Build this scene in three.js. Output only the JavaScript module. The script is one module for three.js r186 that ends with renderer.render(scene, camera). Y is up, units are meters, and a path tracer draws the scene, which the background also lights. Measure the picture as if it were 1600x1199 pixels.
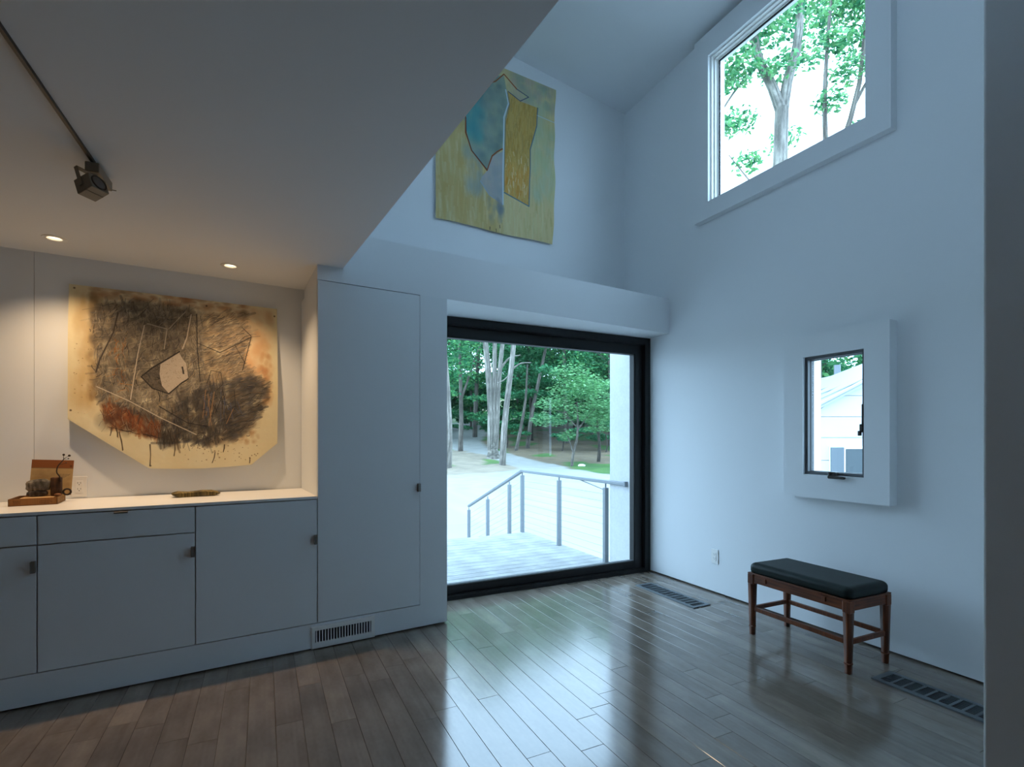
import * as THREE from 'three';
import { RoundedBoxGeometry } from 'three/addons/geometries/RoundedBoxGeometry.js';
import { mergeGeometries } from 'three/addons/utils/BufferGeometryUtils.js';

// ---------- camera, sky, exposure ----------
const EYE = 1.25, FOCAL = 791.06, TURN = THREE.MathUtils.degToRad(26.134);   // the house's own axes: wall_right is a plane of constant x
const scene = new THREE.Scene();
const camera = new THREE.PerspectiveCamera(2 * Math.atan(599.5 / FOCAL) * 180 / Math.PI, 1600 / 1199, 0.05, 300);
camera.position.set(0, EYE, 0);
camera.rotation.y = -TURN;
camera.setViewOffset(1600, 1199, 0, -86.9, 1600, 1199);                      // vertical shift lens: horizon below the middle
scene.add(camera);
scene.background = new THREE.Color().setRGB(3.25, 5.0, 6.7);                  // even bright overcast, cool
const renderer = new THREE.WebGLRenderer({ antialias: true });
renderer.toneMapping = THREE.LinearToneMapping;
renderer.toneMappingExposure = 1.0;
renderer.shadowMap.enabled = true;

// ---------- helpers ----------
let seed = 7;
const rnd = () => { seed = (seed * 1664525 + 1013904223) >>> 0; return seed / 4294967296; };
const rr = (a, b) => a + (b - a) * rnd();
const CAB = THREE.MathUtils.degToRad(5.049);                                 // the built-in block and the low ceiling stand 5 degrees off the outer walls
const CC = Math.cos(CAB), CS = Math.sin(CAB);
const cab = (x, z) => [x * CC + z * CS, -x * CS + z * CC];
const counts = {};
const numbered = (n) => { const k = counts[n] = (counts[n] ?? -1) + 1; return k ? n + '_' + String(k).padStart(3, '0') : n; };
function M(list) {
  list = [].concat(list).map((g) => {
    const h = g.index ? g.toNonIndexed() : g.clone();
    if (!h.attributes.normal) h.computeVertexNormals();
    if (!h.attributes.uv) h.setAttribute('uv', new THREE.BufferAttribute(new Float32Array(h.attributes.position.count * 2), 2));
    for (const k of Object.keys(h.attributes)) if (!['position', 'normal', 'uv'].includes(k)) h.deleteAttribute(k);
    return h;
  });
  return list.length > 1 ? mergeGeometries(list) : list[0];
}
const box = (x0, x1, y0, y1, z0, z1) => new THREE.BoxGeometry(x1 - x0, y1 - y0, z1 - z0).translate((x0 + x1) / 2, (y0 + y1) / 2, (z0 + z1) / 2);
const rbox = (x0, x1, y0, y1, z0, z1, r = 0.002, s = 1) => new RoundedBoxGeometry(x1 - x0, y1 - y0, z1 - z0, s, r).translate((x0 + x1) / 2, (y0 + y1) / 2, (z0 + z1) / 2);
// rectangular ring without overlapping pieces, set in a plane of constant x (a = z) or of constant z (a = x); o, i = [a0, a1, y0, y1] outside and inside
function ring(axis, t0, t1, o, i) {
  const b = (a0, a1, y0, y1) => axis === 'x' ? box(t0, t1, y0, y1, a0, a1) : box(a0, a1, y0, y1, t0, t1);
  return [b(o[0], o[1], o[2], i[2]), b(o[0], o[1], i[3], o[3]), b(o[0], i[0], i[2], i[3]), b(i[1], o[1], i[2], i[3])];
}
function uvm(g, k = 1, swap = false) {                                       // uv in metres from the face's own plane
  g = g.index ? g.toNonIndexed() : g;
  const p = g.attributes.position, n = g.attributes.normal, uv = new Float32Array(p.count * 2);
  for (let i = 0; i < p.count; i++) {
    const ax = Math.abs(n.getX(i)), ay = Math.abs(n.getY(i)), az = Math.abs(n.getZ(i));
    let a, b;
    if (ay >= ax && ay >= az) { a = p.getX(i); b = p.getZ(i); } else if (ax >= az) { a = p.getZ(i); b = p.getY(i); } else { a = p.getX(i); b = p.getY(i); }
    uv[i * 2] = (swap ? b : a) * k; uv[i * 2 + 1] = (swap ? a : b) * k;
  }
  g.setAttribute('uv', new THREE.BufferAttribute(uv, 2));
  return g;
}
function tag(o, { label, category, group, kind } = {}) {
  if (label) o.userData.label = label;
  if (category) o.userData.category = category;
  if (group) o.userData.group = group;
  if (kind) o.userData.kind = kind;
  return o;
}
function shade(o) { o.castShadow = true; o.receiveShadow = true; return o; }
// frame 'S' = the outer walls' axes, 'C' = the built-in block's axes; base is the thing's foot in that frame
function seat(o, frame, base) {
  const [x, z] = frame === 'C' ? cab(base[0], base[2]) : [base[0], base[2]];
  o.position.set(x, base[1], z);
  if (frame === 'C') o.rotation.y = CAB;
  o.base = base;
  scene.add(o);
  return o;
}
const grp = (name, frame, base, props) => { const o = new THREE.Group(); o.name = numbered(name); return tag(seat(o, frame, base), props); };
function part(parent, name, geos, mat, props) {
  const b = parent.base, g = M(geos); g.translate(-b[0], -b[1], -b[2]);
  const m = shade(new THREE.Mesh(g, mat)); m.name = name; m.base = b; parent.add(m);
  return tag(m, props);
}
function single(name, frame, base, geos, mat, props) {
  const g = M(geos); g.translate(-base[0], -base[1], -base[2]);
  const m = shade(new THREE.Mesh(g, mat)); m.name = numbered(name);
  return tag(seat(m, frame, base), props);
}
const struct = (name, frame, geos, mat, label) => single(name, frame, [0, 0, 0], geos, mat, { kind: 'structure', label });
function prism(plan, y0, y1) {                                               // plan: [x, z] corners
  const s = new THREE.Shape(plan.map(([x, z]) => new THREE.Vector2(x, -z)));
  return new THREE.ExtrudeGeometry(s, { depth: y1 - y0, bevelEnabled: false }).rotateX(-Math.PI / 2).translate(0, y0, 0);
}
function tube(pts, r0, r1 = r0, seg = 8, rad = 6) {                          // tapered tube with closed ends
  const c = new THREE.CatmullRomCurve3(pts.map((p) => new THREE.Vector3(...p)));
  const g = new THREE.TubeGeometry(c, seg, 1, rad, false), p = g.attributes.position, v = new THREE.Vector3();
  for (let i = 0; i <= seg; i++) {
    const o = c.getPointAt(i / seg), r = r0 + (r1 - r0) * i / seg;
    for (let j = 0; j <= rad; j++) { const k = i * (rad + 1) + j; v.fromBufferAttribute(p, k).sub(o).multiplyScalar(r).add(o); p.setXYZ(k, v.x, v.y, v.z); }
  }
  return g;
}
function rod(a, b, r, n = 8) {
  const A = new THREE.Vector3(...a), B = new THREE.Vector3(...b), d = B.clone().sub(A);
  const g = new THREE.CylinderGeometry(r, r, d.length(), n);
  return g.applyQuaternion(new THREE.Quaternion().setFromUnitVectors(new THREE.Vector3(0, 1, 0), d.normalize())).translate((A.x + B.x) / 2, (A.y + B.y) / 2, (A.z + B.z) / 2);
}

// ---------- noise textures ----------
function lattice(n, s) { let t = s >>> 0; const a = new Float32Array(n * n); for (let i = 0; i < a.length; i++) { t = (t * 1664525 + 1013904223) >>> 0; a[i] = t / 4294967296; } return a; }
function noiseField(W, H, fx, fy, s) {                                       // tileable value noise
  const n = 64, L = lattice(n, s), out = new Float32Array(W * H), sm = (t) => t * t * (3 - 2 * t);
  for (let y = 0; y < H; y++) for (let x = 0; x < W; x++) {
    const u = x / W * fx, v = y / H * fy, x0 = Math.floor(u), y0 = Math.floor(v), a = sm(u - x0), b = sm(v - y0);
    const g = (i, j) => L[((j % fy) % n) * n + ((i % fx) % n)];
    out[y * W + x] = (g(x0, y0) * (1 - a) + g(x0 + 1, y0) * a) * (1 - b) + (g(x0, y0 + 1) * (1 - a) + g(x0 + 1, y0 + 1) * a) * b;
  }
  return out;
}
function tex(W, H, f, srgb = true) {
  const d = new Uint8Array(W * H * 4);
  for (let i = 0; i < W * H; i++) { const c = f(i % W, Math.floor(i / W), i); for (let k = 0; k < 3; k++) d[i * 4 + k] = Math.max(0, Math.min(255, c[k])); d[i * 4 + 3] = 255; }
  const t = new THREE.DataTexture(d, W, H); t.magFilter = THREE.LinearFilter; t.minFilter = THREE.LinearFilter; t.wrapS = t.wrapT = THREE.RepeatWrapping;
  if (srgb) t.colorSpace = THREE.SRGBColorSpace;
  t.needsUpdate = true;
  return t;
}
const gA = noiseField(512, 512, 60, 3, 11), gB = noiseField(512, 512, 24, 5, 12), gC = noiseField(512, 512, 6, 6, 13), gD = noiseField(512, 512, 64, 64, 14), gE = noiseField(512, 512, 14, 14, 15);
const grainTex = tex(512, 512, (x, y, i) => { const v = 212 + 12 * (gA[i] - 0.5) + 12 * (gB[i] - 0.5) + 26 * (gC[i] - 0.5) + 22 * (gE[i] - 0.5) + 10 * (gD[i] - 0.5); return [v + 3, v, v - 3]; });
const fineTex = tex(512, 512, (x, y, i) => { const v = 238 + 10 * (gD[i] - 0.5) + 6 * (gE[i] - 0.5); return [v, v, v]; });
const mottle = tex(512, 512, (x, y, i) => { const v = 190 + 70 * (gE[i] - 0.5) + 60 * (gC[i] - 0.5) + 30 * (gD[i] - 0.5); return [v, v, v]; });
const darkWood = tex(512, 512, (x, y, i) => { const v = 180 + 80 * (gA[i] - 0.5) + 60 * (gB[i] - 0.5); return [v + 10, v, v - 8]; });
const barkTex = tex(512, 512, (x, y, i) => { const v = 170 + 110 * (gB[i] - 0.5) + 60 * (gE[i] - 0.5) + 30 * (gD[i] - 0.5); return [v, v, v]; });
const limbTex = tex(512, 512, (x, y) => { const j = x * 512 + y, v = 185 + 90 * (gB[j] - 0.5) + 50 * (gE[j] - 0.5) + 30 * (gD[j] - 0.5); return [v, v, v]; });
const rep = (t, a, b) => { const c = t.clone(); c.repeat.set(a, b); c.needsUpdate = true; return c; };

// ---------- materials ----------
const std = (c, o = {}) => new THREE.MeshStandardMaterial({ color: c, roughness: 0.7, side: THREE.DoubleSide, ...o });
const phy = (c, o = {}) => new THREE.MeshPhysicalMaterial({ color: c, roughness: 0.7, side: THREE.DoubleSide, ...o });
const WHITE = '#ebeef1';
const m = {
  wall: std(WHITE, { roughness: 0.85 }),
  ceil: std(WHITE, { roughness: 0.9 }),
  lacquer: std('#e7ebee', { roughness: 0.42 }),
  counter: std('#efeeec', { roughness: 0.3 }),
  ply: std('#a58e6c', { roughness: 0.9 }),
  duct: std('#8b9094', { roughness: 0.5, metalness: 0.4 }),
  dark: std('#16171a', { roughness: 0.9 }),
  frame: std('#0c0d0f', { roughness: 0.55 }),
  bronze: std('#3c3a38', { roughness: 0.4, metalness: 0.6 }),
  winframe: std('#55585c', { roughness: 0.5, metalness: 0.3 }),
  pull: std('#8b8680', { roughness: 0.35, metalness: 0.85 }),
  steel: std('#777d82', { roughness: 0.45, metalness: 0.35 }),
  register: std('#6f767b', { roughness: 0.45, metalness: 0.5 }),
  plastic: std('#f0efec', { roughness: 0.35 }),
  glass: phy('#ffffff', { roughness: 0.0, transmission: 1, thickness: 0, ior: 1.5, specularIntensity: 0.4 }),
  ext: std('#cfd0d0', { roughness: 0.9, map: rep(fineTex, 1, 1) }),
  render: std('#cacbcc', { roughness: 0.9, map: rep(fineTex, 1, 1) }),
  deck: std('#a3a6a8', { roughness: 0.75, map: rep(grainTex, 1, 1) }),
};
m.planks = ['#94897e', '#8e8378', '#9a8f84', '#8a7f75', '#968a7e', '#857b71'].map((c, i) => phy(c, { ior: 1.9, map: (() => { const t = rep(grainTex, 1.6, 0.8); t.offset.set(0.17 * i, 0.29 * i); return t; })(), roughness: 0.14 }));

// ---------- structure ----------
const XR = 3.287, YL = 2.29, ZF = -3.177, ZU = -4.1;                         // right wall, low ceiling, face of the built-ins, upper front wall
const roofY = (x, z) => 4.535 + 0.134 * (XR - x) + 0.035 * (z + 4.1);
function slab(x0, x1, z0, z1, f, t) {                                        // sloping slab of thickness t over f(x, z)
  const g = new THREE.BoxGeometry(x1 - x0, 1, z1 - z0), p = g.attributes.position;
  for (let i = 0; i < p.count; i++) { const x = p.getX(i) + (x0 + x1) / 2, z = p.getZ(i) + (z0 + z1) / 2; p.setXYZ(i, x, f(x, z) + (p.getY(i) > 0 ? t : 0), z); }
  g.computeVertexNormals();
  return g.toNonIndexed();
}
// floor: slab and boards
const floor = grp('floor', 'S', [0, 0, 0], { kind: 'structure', label: 'glossy grey brown plank floor' });
const HX0 = 2.856, HX1 = 3.004, HOLES = [[-3.396, -2.774], [-1.531, -0.914]];  // duct openings under the floor registers
part(floor, 'subfloor', [box(-4.4, HX0, -0.3, -0.0135, -3.99, 2.8), box(HX1, 3.34, -0.3, -0.0135, -3.99, 2.8), ...[[-3.99, HOLES[0][0]], [HOLES[0][1], HOLES[1][0]], [HOLES[1][1], 2.8]].map(([a, b]) => box(HX0, HX1, -0.3, -0.0135, a, b))], m.ply);
{
  const W = 0.1095, gap = 0.0011, bev = 0.0009;
  const bevelBox = (w, h, d) => {
    const a = w / 2, b = d / 2, V = [[-a, -h, -b], [a, -h, -b], [a, -h, b], [-a, -h, b], [-a, -bev, -b], [a, -bev, -b], [a, -bev, b], [-a, -bev, b], [-a + bev, 0, -b + bev], [a - bev, 0, -b + bev], [a - bev, 0, b - bev], [-a + bev, 0, b - bev]];
    const Q = [[8, 11, 10, 9], [4, 8, 9, 5], [5, 9, 10, 6], [6, 10, 11, 7], [7, 11, 8, 4], [0, 4, 5, 1], [1, 5, 6, 2], [2, 6, 7, 3], [3, 7, 4, 0]], P = [];
    for (const q of Q) for (const k of [0, 1, 2, 0, 2, 3]) P.push(...V[q[k]]);
    const g = new THREE.BufferGeometry(); g.setAttribute('position', new THREE.Float32BufferAttribute(P, 3)); g.computeVertexNormals();
    return uvm(g);
  };
  let k = 0;
  const geoms = {};
  for (let i = 0; i < 53; i++) {
    const x = XR + 0.045 - W * (i + 0.5);
    let z = -3.715 - rr(0, 0.5);
    const end = x > 1.5 ? -0.58 : 1.2;
    while (z < end) {
      const L = Math.round(rr(5, 17)) * 0.1, z0 = Math.max(z, -3.715), z1 = Math.min(z + L, end);
      if (z1 - z0 > 0.06) {
        const mat = m.planks[Math.floor(rnd() * 6)], rz = rr(-0.0012, 0.0012), rx = rr(-0.0004, 0.0004);
        const piece = (xa, xb, za, zb) => {
          if (xb - xa < 0.006 || zb - za < 0.006) return;
          const g = geoms[(xb - xa).toFixed(4) + '/' + (zb - za).toFixed(4)] ??= bevelBox(xb - xa - gap, 0.013, zb - za - gap);
          const p = shade(new THREE.Mesh(g, mat));
          p.name = k ? 'plank_' + String(k).padStart(3, '0') : 'plank'; k++;
          p.position.set((xa + xb) / 2, 0, (za + zb) / 2); p.rotation.z = rz; p.rotation.x = rx;
          floor.add(p);
        };
        const xa = x - W / 2, xb = x + W / 2, hit = xb > HX0 && xa < HX1 ? HOLES.filter(([c, d]) => z1 > c && z0 < d) : [];
        if (!hit.length) piece(xa, xb, z0, z1);
        else {                                                                // boards are notched round the register openings
          let from = z0;
          for (const [c, d] of hit) { piece(xa, xb, from, Math.max(c, from)); const p = Math.max(c, z0), q = Math.min(d, z1); piece(xa, Math.max(xa, HX0), p, q); piece(Math.min(xb, HX1), xb, p, q); from = q; }
          piece(xa, xb, from, z1);
        }
      }
      z += L;
    }
  }
  // board across the door threshold
  const t = shade(new THREE.Mesh(bevelBox(2.2, 0.013, 0.01), m.planks[0])); t.name = 'plank'; t.position.set(2.2, 0, -3.72); floor.add(t);
}
// right wall with two window openings, and its thickness to the outside
const SW = { z0: -2.165, z1: -1.785, y0: 1.018, y1: 1.792 }, UW = { z0: -2.981, z1: -1.787, y0: 3.175, y1: 4.356 };
struct('wall_right', 'S', [
  box(XR, 3.42, 0.012, SW.y0 - 0.02, -3.87, -0.4), box(XR, 3.42, SW.y1 + 0.02, 2.222, -3.87, -0.4), box(XR, 3.42, 2.222, UW.y0 - 0.02, -4.3, -0.4), box(XR, 3.42, UW.y1 + 0.02, 5.6, -4.3, -0.4),
  box(XR, 3.42, SW.y0 - 0.02, SW.y1 + 0.02, -3.87, SW.z0 - 0.03), box(XR, 3.42, SW.y0 - 0.02, SW.y1 + 0.02, SW.z1 + 0.03, -0.4),
  box(XR, 3.42, UW.y0 - 0.02, UW.y1 + 0.02, -4.3, UW.z0 - 0.001), box(XR, 3.42, UW.y0 - 0.02, UW.y1 + 0.02, UW.z1 + 0.001, -0.4),
], m.wall, 'white painted wall with two windows');
struct('trim_1', 'S', [box(XR + 0.055, 3.42, -0.3, 0.012, -3.87, -0.4)], m.ply, 'open recess along the foot of the right wall');
// upper front wall, lower outer wall left of the door
struct('wall_front', 'S', [box(-0.6, 3.3, 2.222, 5.6, -4.3, ZU), box(-4.6, 0.86, -1.0, 2.4, -4.63, -3.99), box(-4.6, -0.6, 2.222, 2.7, -4.63, -3.9)], m.wall, 'white upper wall behind the ledge');
// ledge over the built-ins and the door
{
  const xc = 0.569;
  const [ax, az] = cab(xc, ZF), dirx = CC, dirz = -CS, s = (3.3 - ax) / dirx;
  const bx = 3.3, bz = az + dirz * s, [cx] = cab(xc, -3.8);
  struct('wall_ledge', 'S', prism([[ax, az], [bx, bz], [3.3, -4.2], [cx, -4.2]], 2.203, 2.517), m.wall, 'white ledge beam running over the door and cabinets');
}
// low ceiling with the loft wall above its edge
const DL = [[-0.669, -3.468], [0.127, -3.472]];
const HOLE = 0.036;
{
  const s = new THREE.Shape([[-4.4, 3.85], [0.716, 3.85], [0.716, -3.2], [-4.4, -3.2]].map(([x, y]) => new THREE.Vector2(x, y)));
  for (const [x, z] of DL) { const h = new THREE.Path(); h.absarc(x, -z, HOLE, 0, Math.PI * 2, true); s.holes.push(h); }
  const lid = new THREE.ExtrudeGeometry(s, { depth: 0.1, bevelEnabled: false, curveSegments: 20 }).rotateX(-Math.PI / 2).translate(0, YL, 0);
  struct('ceiling_low', 'C', [lid, box(-4.4, 0.716, YL + 0.22, YL + 0.3, -3.85, 3.2), box(0.6, 0.7155, YL + 0.1, YL + 0.22, -3.85, 3.2)], m.ceil, 'low white ceiling over the cabinets');
  const o3 = [-1.95, -1.15, 3.5, 4.25];                                        // unseen high window, added above the low ceiling to brighten the upper walls
  struct('wall_loft', 'C', ring('x', 0.596, 0.7158, [-4.1, 3.2, YL + 0.3, 5.8], o3), m.wall, 'white wall above the edge of the low ceiling');
}
{
  const w = grp('added_window_3', 'C', [0.65, 3.5, -1.55], { kind: 'structure', label: 'added unseen high window above the low ceiling' }), k = (d) => [-1.95 + d, -1.15 - d, 3.5 + d, 4.25 - d];
  part(w, 'frame', ring('x', 0.62, 0.69, k(0.0005), k(0.04)), m.plastic);
  part(w, 'pane', box(0.65, 0.655, 3.537, 4.213, -1.913, -1.187), m.glass);
}
struct('ceiling', 'S', slab(-0.3, 3.5, -4.45, 3.0, roofY, 0.2), m.ceil, 'high sloping white ceiling');
// pier beside the camera, and the room behind
struct('wall_pier', 'S', [rbox(1.5, XR + 0.1, 0, 5.6, -0.575, -0.4, 0.008, 2)], m.wall, 'white wall end standing close on the right');
struct('wall_side', 'S', box(1.7, 1.85, 0, 5.8, -0.41, 2.8), m.wall, 'white wall behind the pier');
struct('wall_back', 'S', box(-4.6, 1.85, 0, 5.8, 2.7, 2.85), m.wall, 'white wall behind the camera');
struct('wall_left', 'S', box(-4.6, -4.4, 0, 2.7, -4.5, 2.85), m.wall, 'white wall to the left of the cabinets');

// ---------- sliding glass door ----------
{
  const d = grp('door_1', 'S', [2.1, 0, -3.76], { kind: 'structure', label: 'large sliding glass door in a black frame' });
  const X0 = 0.88, X1 = XR - 0.002, T = 2.2;
  part(d, 'outer_frame', ring('z', -3.86, -3.725, [X0, X1, 0, T], [X0 + 0.06, X1 - 0.06, 0.03, T - 0.058]), m.frame);
  part(d, 'track', [box(X0 + 0.06, X1 - 0.06, 0.03, 0.038, -3.742, -3.736), box(X0 + 0.06, X1 - 0.06, T - 0.066, T - 0.058, -3.742, -3.736)], m.frame);
  const L = X0 + 0.062, R = X1 - 0.062, so = [L, R, 0.034, T - 0.062], si = [L + 0.098, R - 0.098, 0.105, T - 0.155];
  const sash = part(d, 'sash', [...ring('z', -3.83, -3.77, so, si), ...ring('z', -3.77, -3.765, [L + 0.005, R - 0.005, 0.039, T - 0.067], [si[0] - 0.006, si[1] + 0.006, si[2] - 0.006, si[3] + 0.006])], m.frame);
  part(sash, 'pane', box(si[0] - 0.006, si[1] + 0.006, si[2] - 0.006, si[3] + 0.006, -3.803, -3.797), m.glass);
  part(d, 'gasket', [box(si[0] + 0.001, si[1] - 0.001, 0.1055, 0.109, -3.795, -3.785)], m.steel);
}

// ---------- windows in the right wall ----------
{
  const w = grp('window_1', 'S', [3.23, UW.y0, -2.384], { kind: 'structure', label: 'large high fixed window with a deep white casing' });
  const fx = 3.2285, z0 = -3.124, z1 = -1.649, y0 = 3.04;
  part(w, 'casing', ring('x', fx, XR, [z0, z1, y0, 4.545], [UW.z0, UW.z1, UW.y0, UW.y1]), m.wall);
  const inset = (k) => [UW.z0 + k, UW.z1 - k, UW.y0 + k, UW.y1 - k];
  part(w, 'frame', [...ring('x', 3.258, 3.335, inset(0.0005), inset(0.012)), ...ring('x', 3.285, 3.334, inset(0.012), inset(0.022)), ...ring('x', 3.31, 3.333, inset(0.022), inset(0.032))], m.plastic);
  part(w, 'gasket', ring('x', 3.316, 3.329, inset(0.032), inset(0.038)), m.dark);
  part(w, 'pane', box(3.32, 3.325, UW.y0 + 0.0385, UW.y1 - 0.0385, UW.z0 + 0.0385, UW.z1 - 0.0385), m.glass);
}
{
  const w = grp('window_2', 'S', [3.25, SW.y0, -1.975], { kind: 'structure', label: 'small casement window in a thick white box casing' });
  const fx = 3.21, z0 = -2.304, z1 = -1.646, y0 = 0.866, y1 = 1.936;
  part(w, 'casing', ring('x', fx, XR, [z0, z1, y0, y1], [SW.z0, SW.z1, SW.y0, SW.y1]), m.wall);
  const inset = (k) => [SW.z0 + k, SW.z1 - k, SW.y0 + k, SW.y1 - k];
  part(w, 'frame', ring('x', 3.232, 3.262, inset(0.0005), inset(0.02)), m.winframe);
  const sash = part(w, 'sash', ring('x', 3.2625, 3.292, inset(0.006), inset(0.023)), m.winframe);
  part(sash, 'pane', box(3.276, 3.28, SW.y0 + 0.0235, SW.y1 - 0.0235, SW.z0 + 0.0235, SW.z1 - 0.0235), m.glass);
  part(w, 'outer_reveal', [box(3.3, 3.42, SW.y0 - 0.02, SW.y1 + 0.02, SW.z0 - 0.03, SW.z0 - 0.012)], m.plastic);
  const zc = -1.965;
  const crank = part(w, 'crank_handle', [rbox(3.19, 3.226, SW.y0 + 0.002, SW.y0 + 0.026, zc - 0.01, zc + 0.026, 0.004), rbox(3.176, 3.2, SW.y0 - 0.016, SW.y0 + 0.004, zc - 0.018, zc + 0.085, 0.006), rod([3.188, SW.y0 - 0.01, zc - 0.008], [3.188, SW.y0 + 0.026, zc - 0.008], 0.009)], m.bronze);
  part(crank, 'knob', new THREE.SphereGeometry(0.009, 10, 8).translate(3.184, SW.y0 - 0.006, zc + 0.082), m.bronze);
  part(w, 'lock_lever', [rbox(3.214, 3.232, 1.33, 1.46, SW.z1 - 0.016, SW.z1 - 0.006, 0.003), rbox(3.206, 3.226, 1.29, 1.34, SW.z1 - 0.024, SW.z1 - 0.006, 0.004), rbox(3.2, 3.222, 1.27, 1.3, SW.z1 - 0.03, SW.z1 - 0.016, 0.003)], m.bronze);
}

// ---------- built-in cabinets ----------
const xs = [-1.38, -0.675, -0.0465, 0.569];
const G = 0.0026;
const pullV = (p, x, y0, y1) => part(p, 'edge_pull', [rbox(x - 0.017, x, y0, y1, ZF, ZF + 0.0245, 0.0015), rbox(x - 0.017, x - 0.014, y0, y1, ZF, ZF + 0.027, 0.001)], m.pull, { label: 'small metal edge pull' });
function baseUnit(x0, x1, drawer, label) {
  const u = grp('base_cabinet', 'C', [(x0 + x1) / 2, 0.154, -3.46], { label, category: 'cabinet', group: 'base cabinets under the white countertop' });
  const zb = ZF - 0.0205;
  part(u, 'body', [box(x0 + 0.0005, x0 + 0.016, 0.156, 0.886, -3.735, zb), box(x1 - 0.016, x1 - 0.0005, 0.156, 0.886, -3.735, zb), box(x0 + 0.0005, x1 - 0.0005, 0.156, 0.17, -3.735, zb), box(x0 + 0.0005, x1 - 0.0005, 0.156, 0.886, -3.745, -3.735), box(x0 + 0.0005, x1 - 0.0005, 0.87, 0.886, -3.735, zb)], m.lacquer);
  const dt = drawer ? 0.753 : 0.892;
  const door = part(u, 'door', rbox(x0 + G, x1 - G, 0.154 + G, dt - G, ZF - 0.02, ZF, 0.0012), m.lacquer);
  pullV(door, x1 - G, 0.627, 0.681);
  if (drawer) {
    const dr = part(u, 'drawer', rbox(x0 + G, x1 - G, dt + G, 0.892 - G, ZF - 0.02, ZF, 0.0012), m.lacquer);
    const xc = (x0 + x1) / 2; part(dr, 'edge_pull', rbox(xc - 0.028, xc + 0.028, 0.88, 0.892 - G, ZF, ZF + 0.022, 0.0015), m.pull, { label: 'small metal edge pull' });
  }
}
baseUnit(xs[0], xs[1], true, 'white base cabinet with drawer, standing under the cardboard tray');
baseUnit(xs[1], xs[2], true, 'white base cabinet with drawer and door between two other cabinets');
baseUnit(xs[2], xs[3], false, 'white base cabinet with one full height door beside the tall cabinet');
baseUnit(-2.1, xs[0], true, 'white base cabinet with drawer at the far end of the row');
struct('baseboard_cabinet', 'C', ring('z', ZF - 0.1, ZF, [-2.1, 1.406, 0.01, 0.152], [0.556, 0.888, 0.042, 0.112]), m.lacquer, 'flush white plinth under the cabinets');
struct('trim_2', 'C', box(-2.1, 1.39, -0.012, 0.01, ZF - 0.1, ZF - 0.055), m.ply, 'open recess under the plinth');
single('countertop', 'C', [-0.76, 0.892, -3.46], [rbox(-2.1, 0.5685, 0.8945, 0.91, -3.766, ZF + 0.002, 0.0015)], m.counter, { label: 'long thin white countertop over the base cabinets', category: 'countertop' });
{
  const u = grp('tall_cabinet', 'C', [0.99, 0.154, -3.4], { label: 'tall white flush cabinet beside the glass door', category: 'cabinet' });
  part(u, 'body', [box(0.59, 0.603, 0.156, 2.2, -3.56, ZF - 0.021), box(1.195, 1.212, 0.156, 2.2, -3.56, ZF - 0.021), box(0.59, 1.212, 0.156, 2.2, -3.572, -3.56)], m.lacquer);
  const d = part(u, 'door', rbox(0.569 + G, 1.2125 - G, 0.1545 + G, 2.1985, ZF - 0.02, ZF, 0.0012), m.lacquer);
  pullV(d, 1.2125 - G, 0.905, 0.958);
}
struct('wall_cabinet', 'C', [box(1.2125, 1.406, 0.152, 2.2035, -3.585, ZF), box(0.57, 0.589, 0.152, 2.2035, -3.766, ZF - 0.021)], m.lacquer, 'white panels framing the tall cabinet');
struct('wall_niche', 'C', [box(-0.811, 0.6, 0.0, YL + 0.02, -3.8, -3.77), box(-4.3, -0.8135, 0.0, YL + 0.02, -3.8, -3.769), box(-0.83, -0.8, 0, YL + 0.02, -3.82, -3.775)], m.wall, 'white back wall of the niche over the countertop');

// white louvred register in the plinth
{
  const v = grp('wall_register', 'C', [0.7225, 0.004, ZF], { label: 'white louvred air register set in the cabinet plinth', category: 'air vent' });
  const x0 = 0.534, x1 = 0.911, y0 = 0.006, y1 = 0.138, a = 0.556, b = 0.888, c = 0.042, d = 0.112;
  part(v, 'frame', [...ring('z', ZF, ZF + 0.005, [x0, x1, y0, y1], [a, b, c, d]), ...ring('z', ZF + 0.005, ZF + 0.008, [x0 + 0.004, x1 - 0.004, y0 + 0.004, y1 - 0.004], [a, b, c, d])], m.plastic);
  part(v, 'duct', [...ring('z', ZF - 0.42, ZF - 0.0005, [a + 0.0005, b - 0.0005, c + 0.0005, d - 0.0005], [a + 0.0015, b - 0.0015, c + 0.0015, d - 0.0015]), box(a, b, c, d, ZF - 0.422, ZF - 0.42)], m.duct);
  for (let i = 0; i < 20; i++) { const x = a + (b - a) * (i + 0.5) / 20; part(v, 'slat', box(x - 0.0028, x + 0.0028, c, d, ZF + 0.001, ZF + 0.006), m.plastic); }
}

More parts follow.
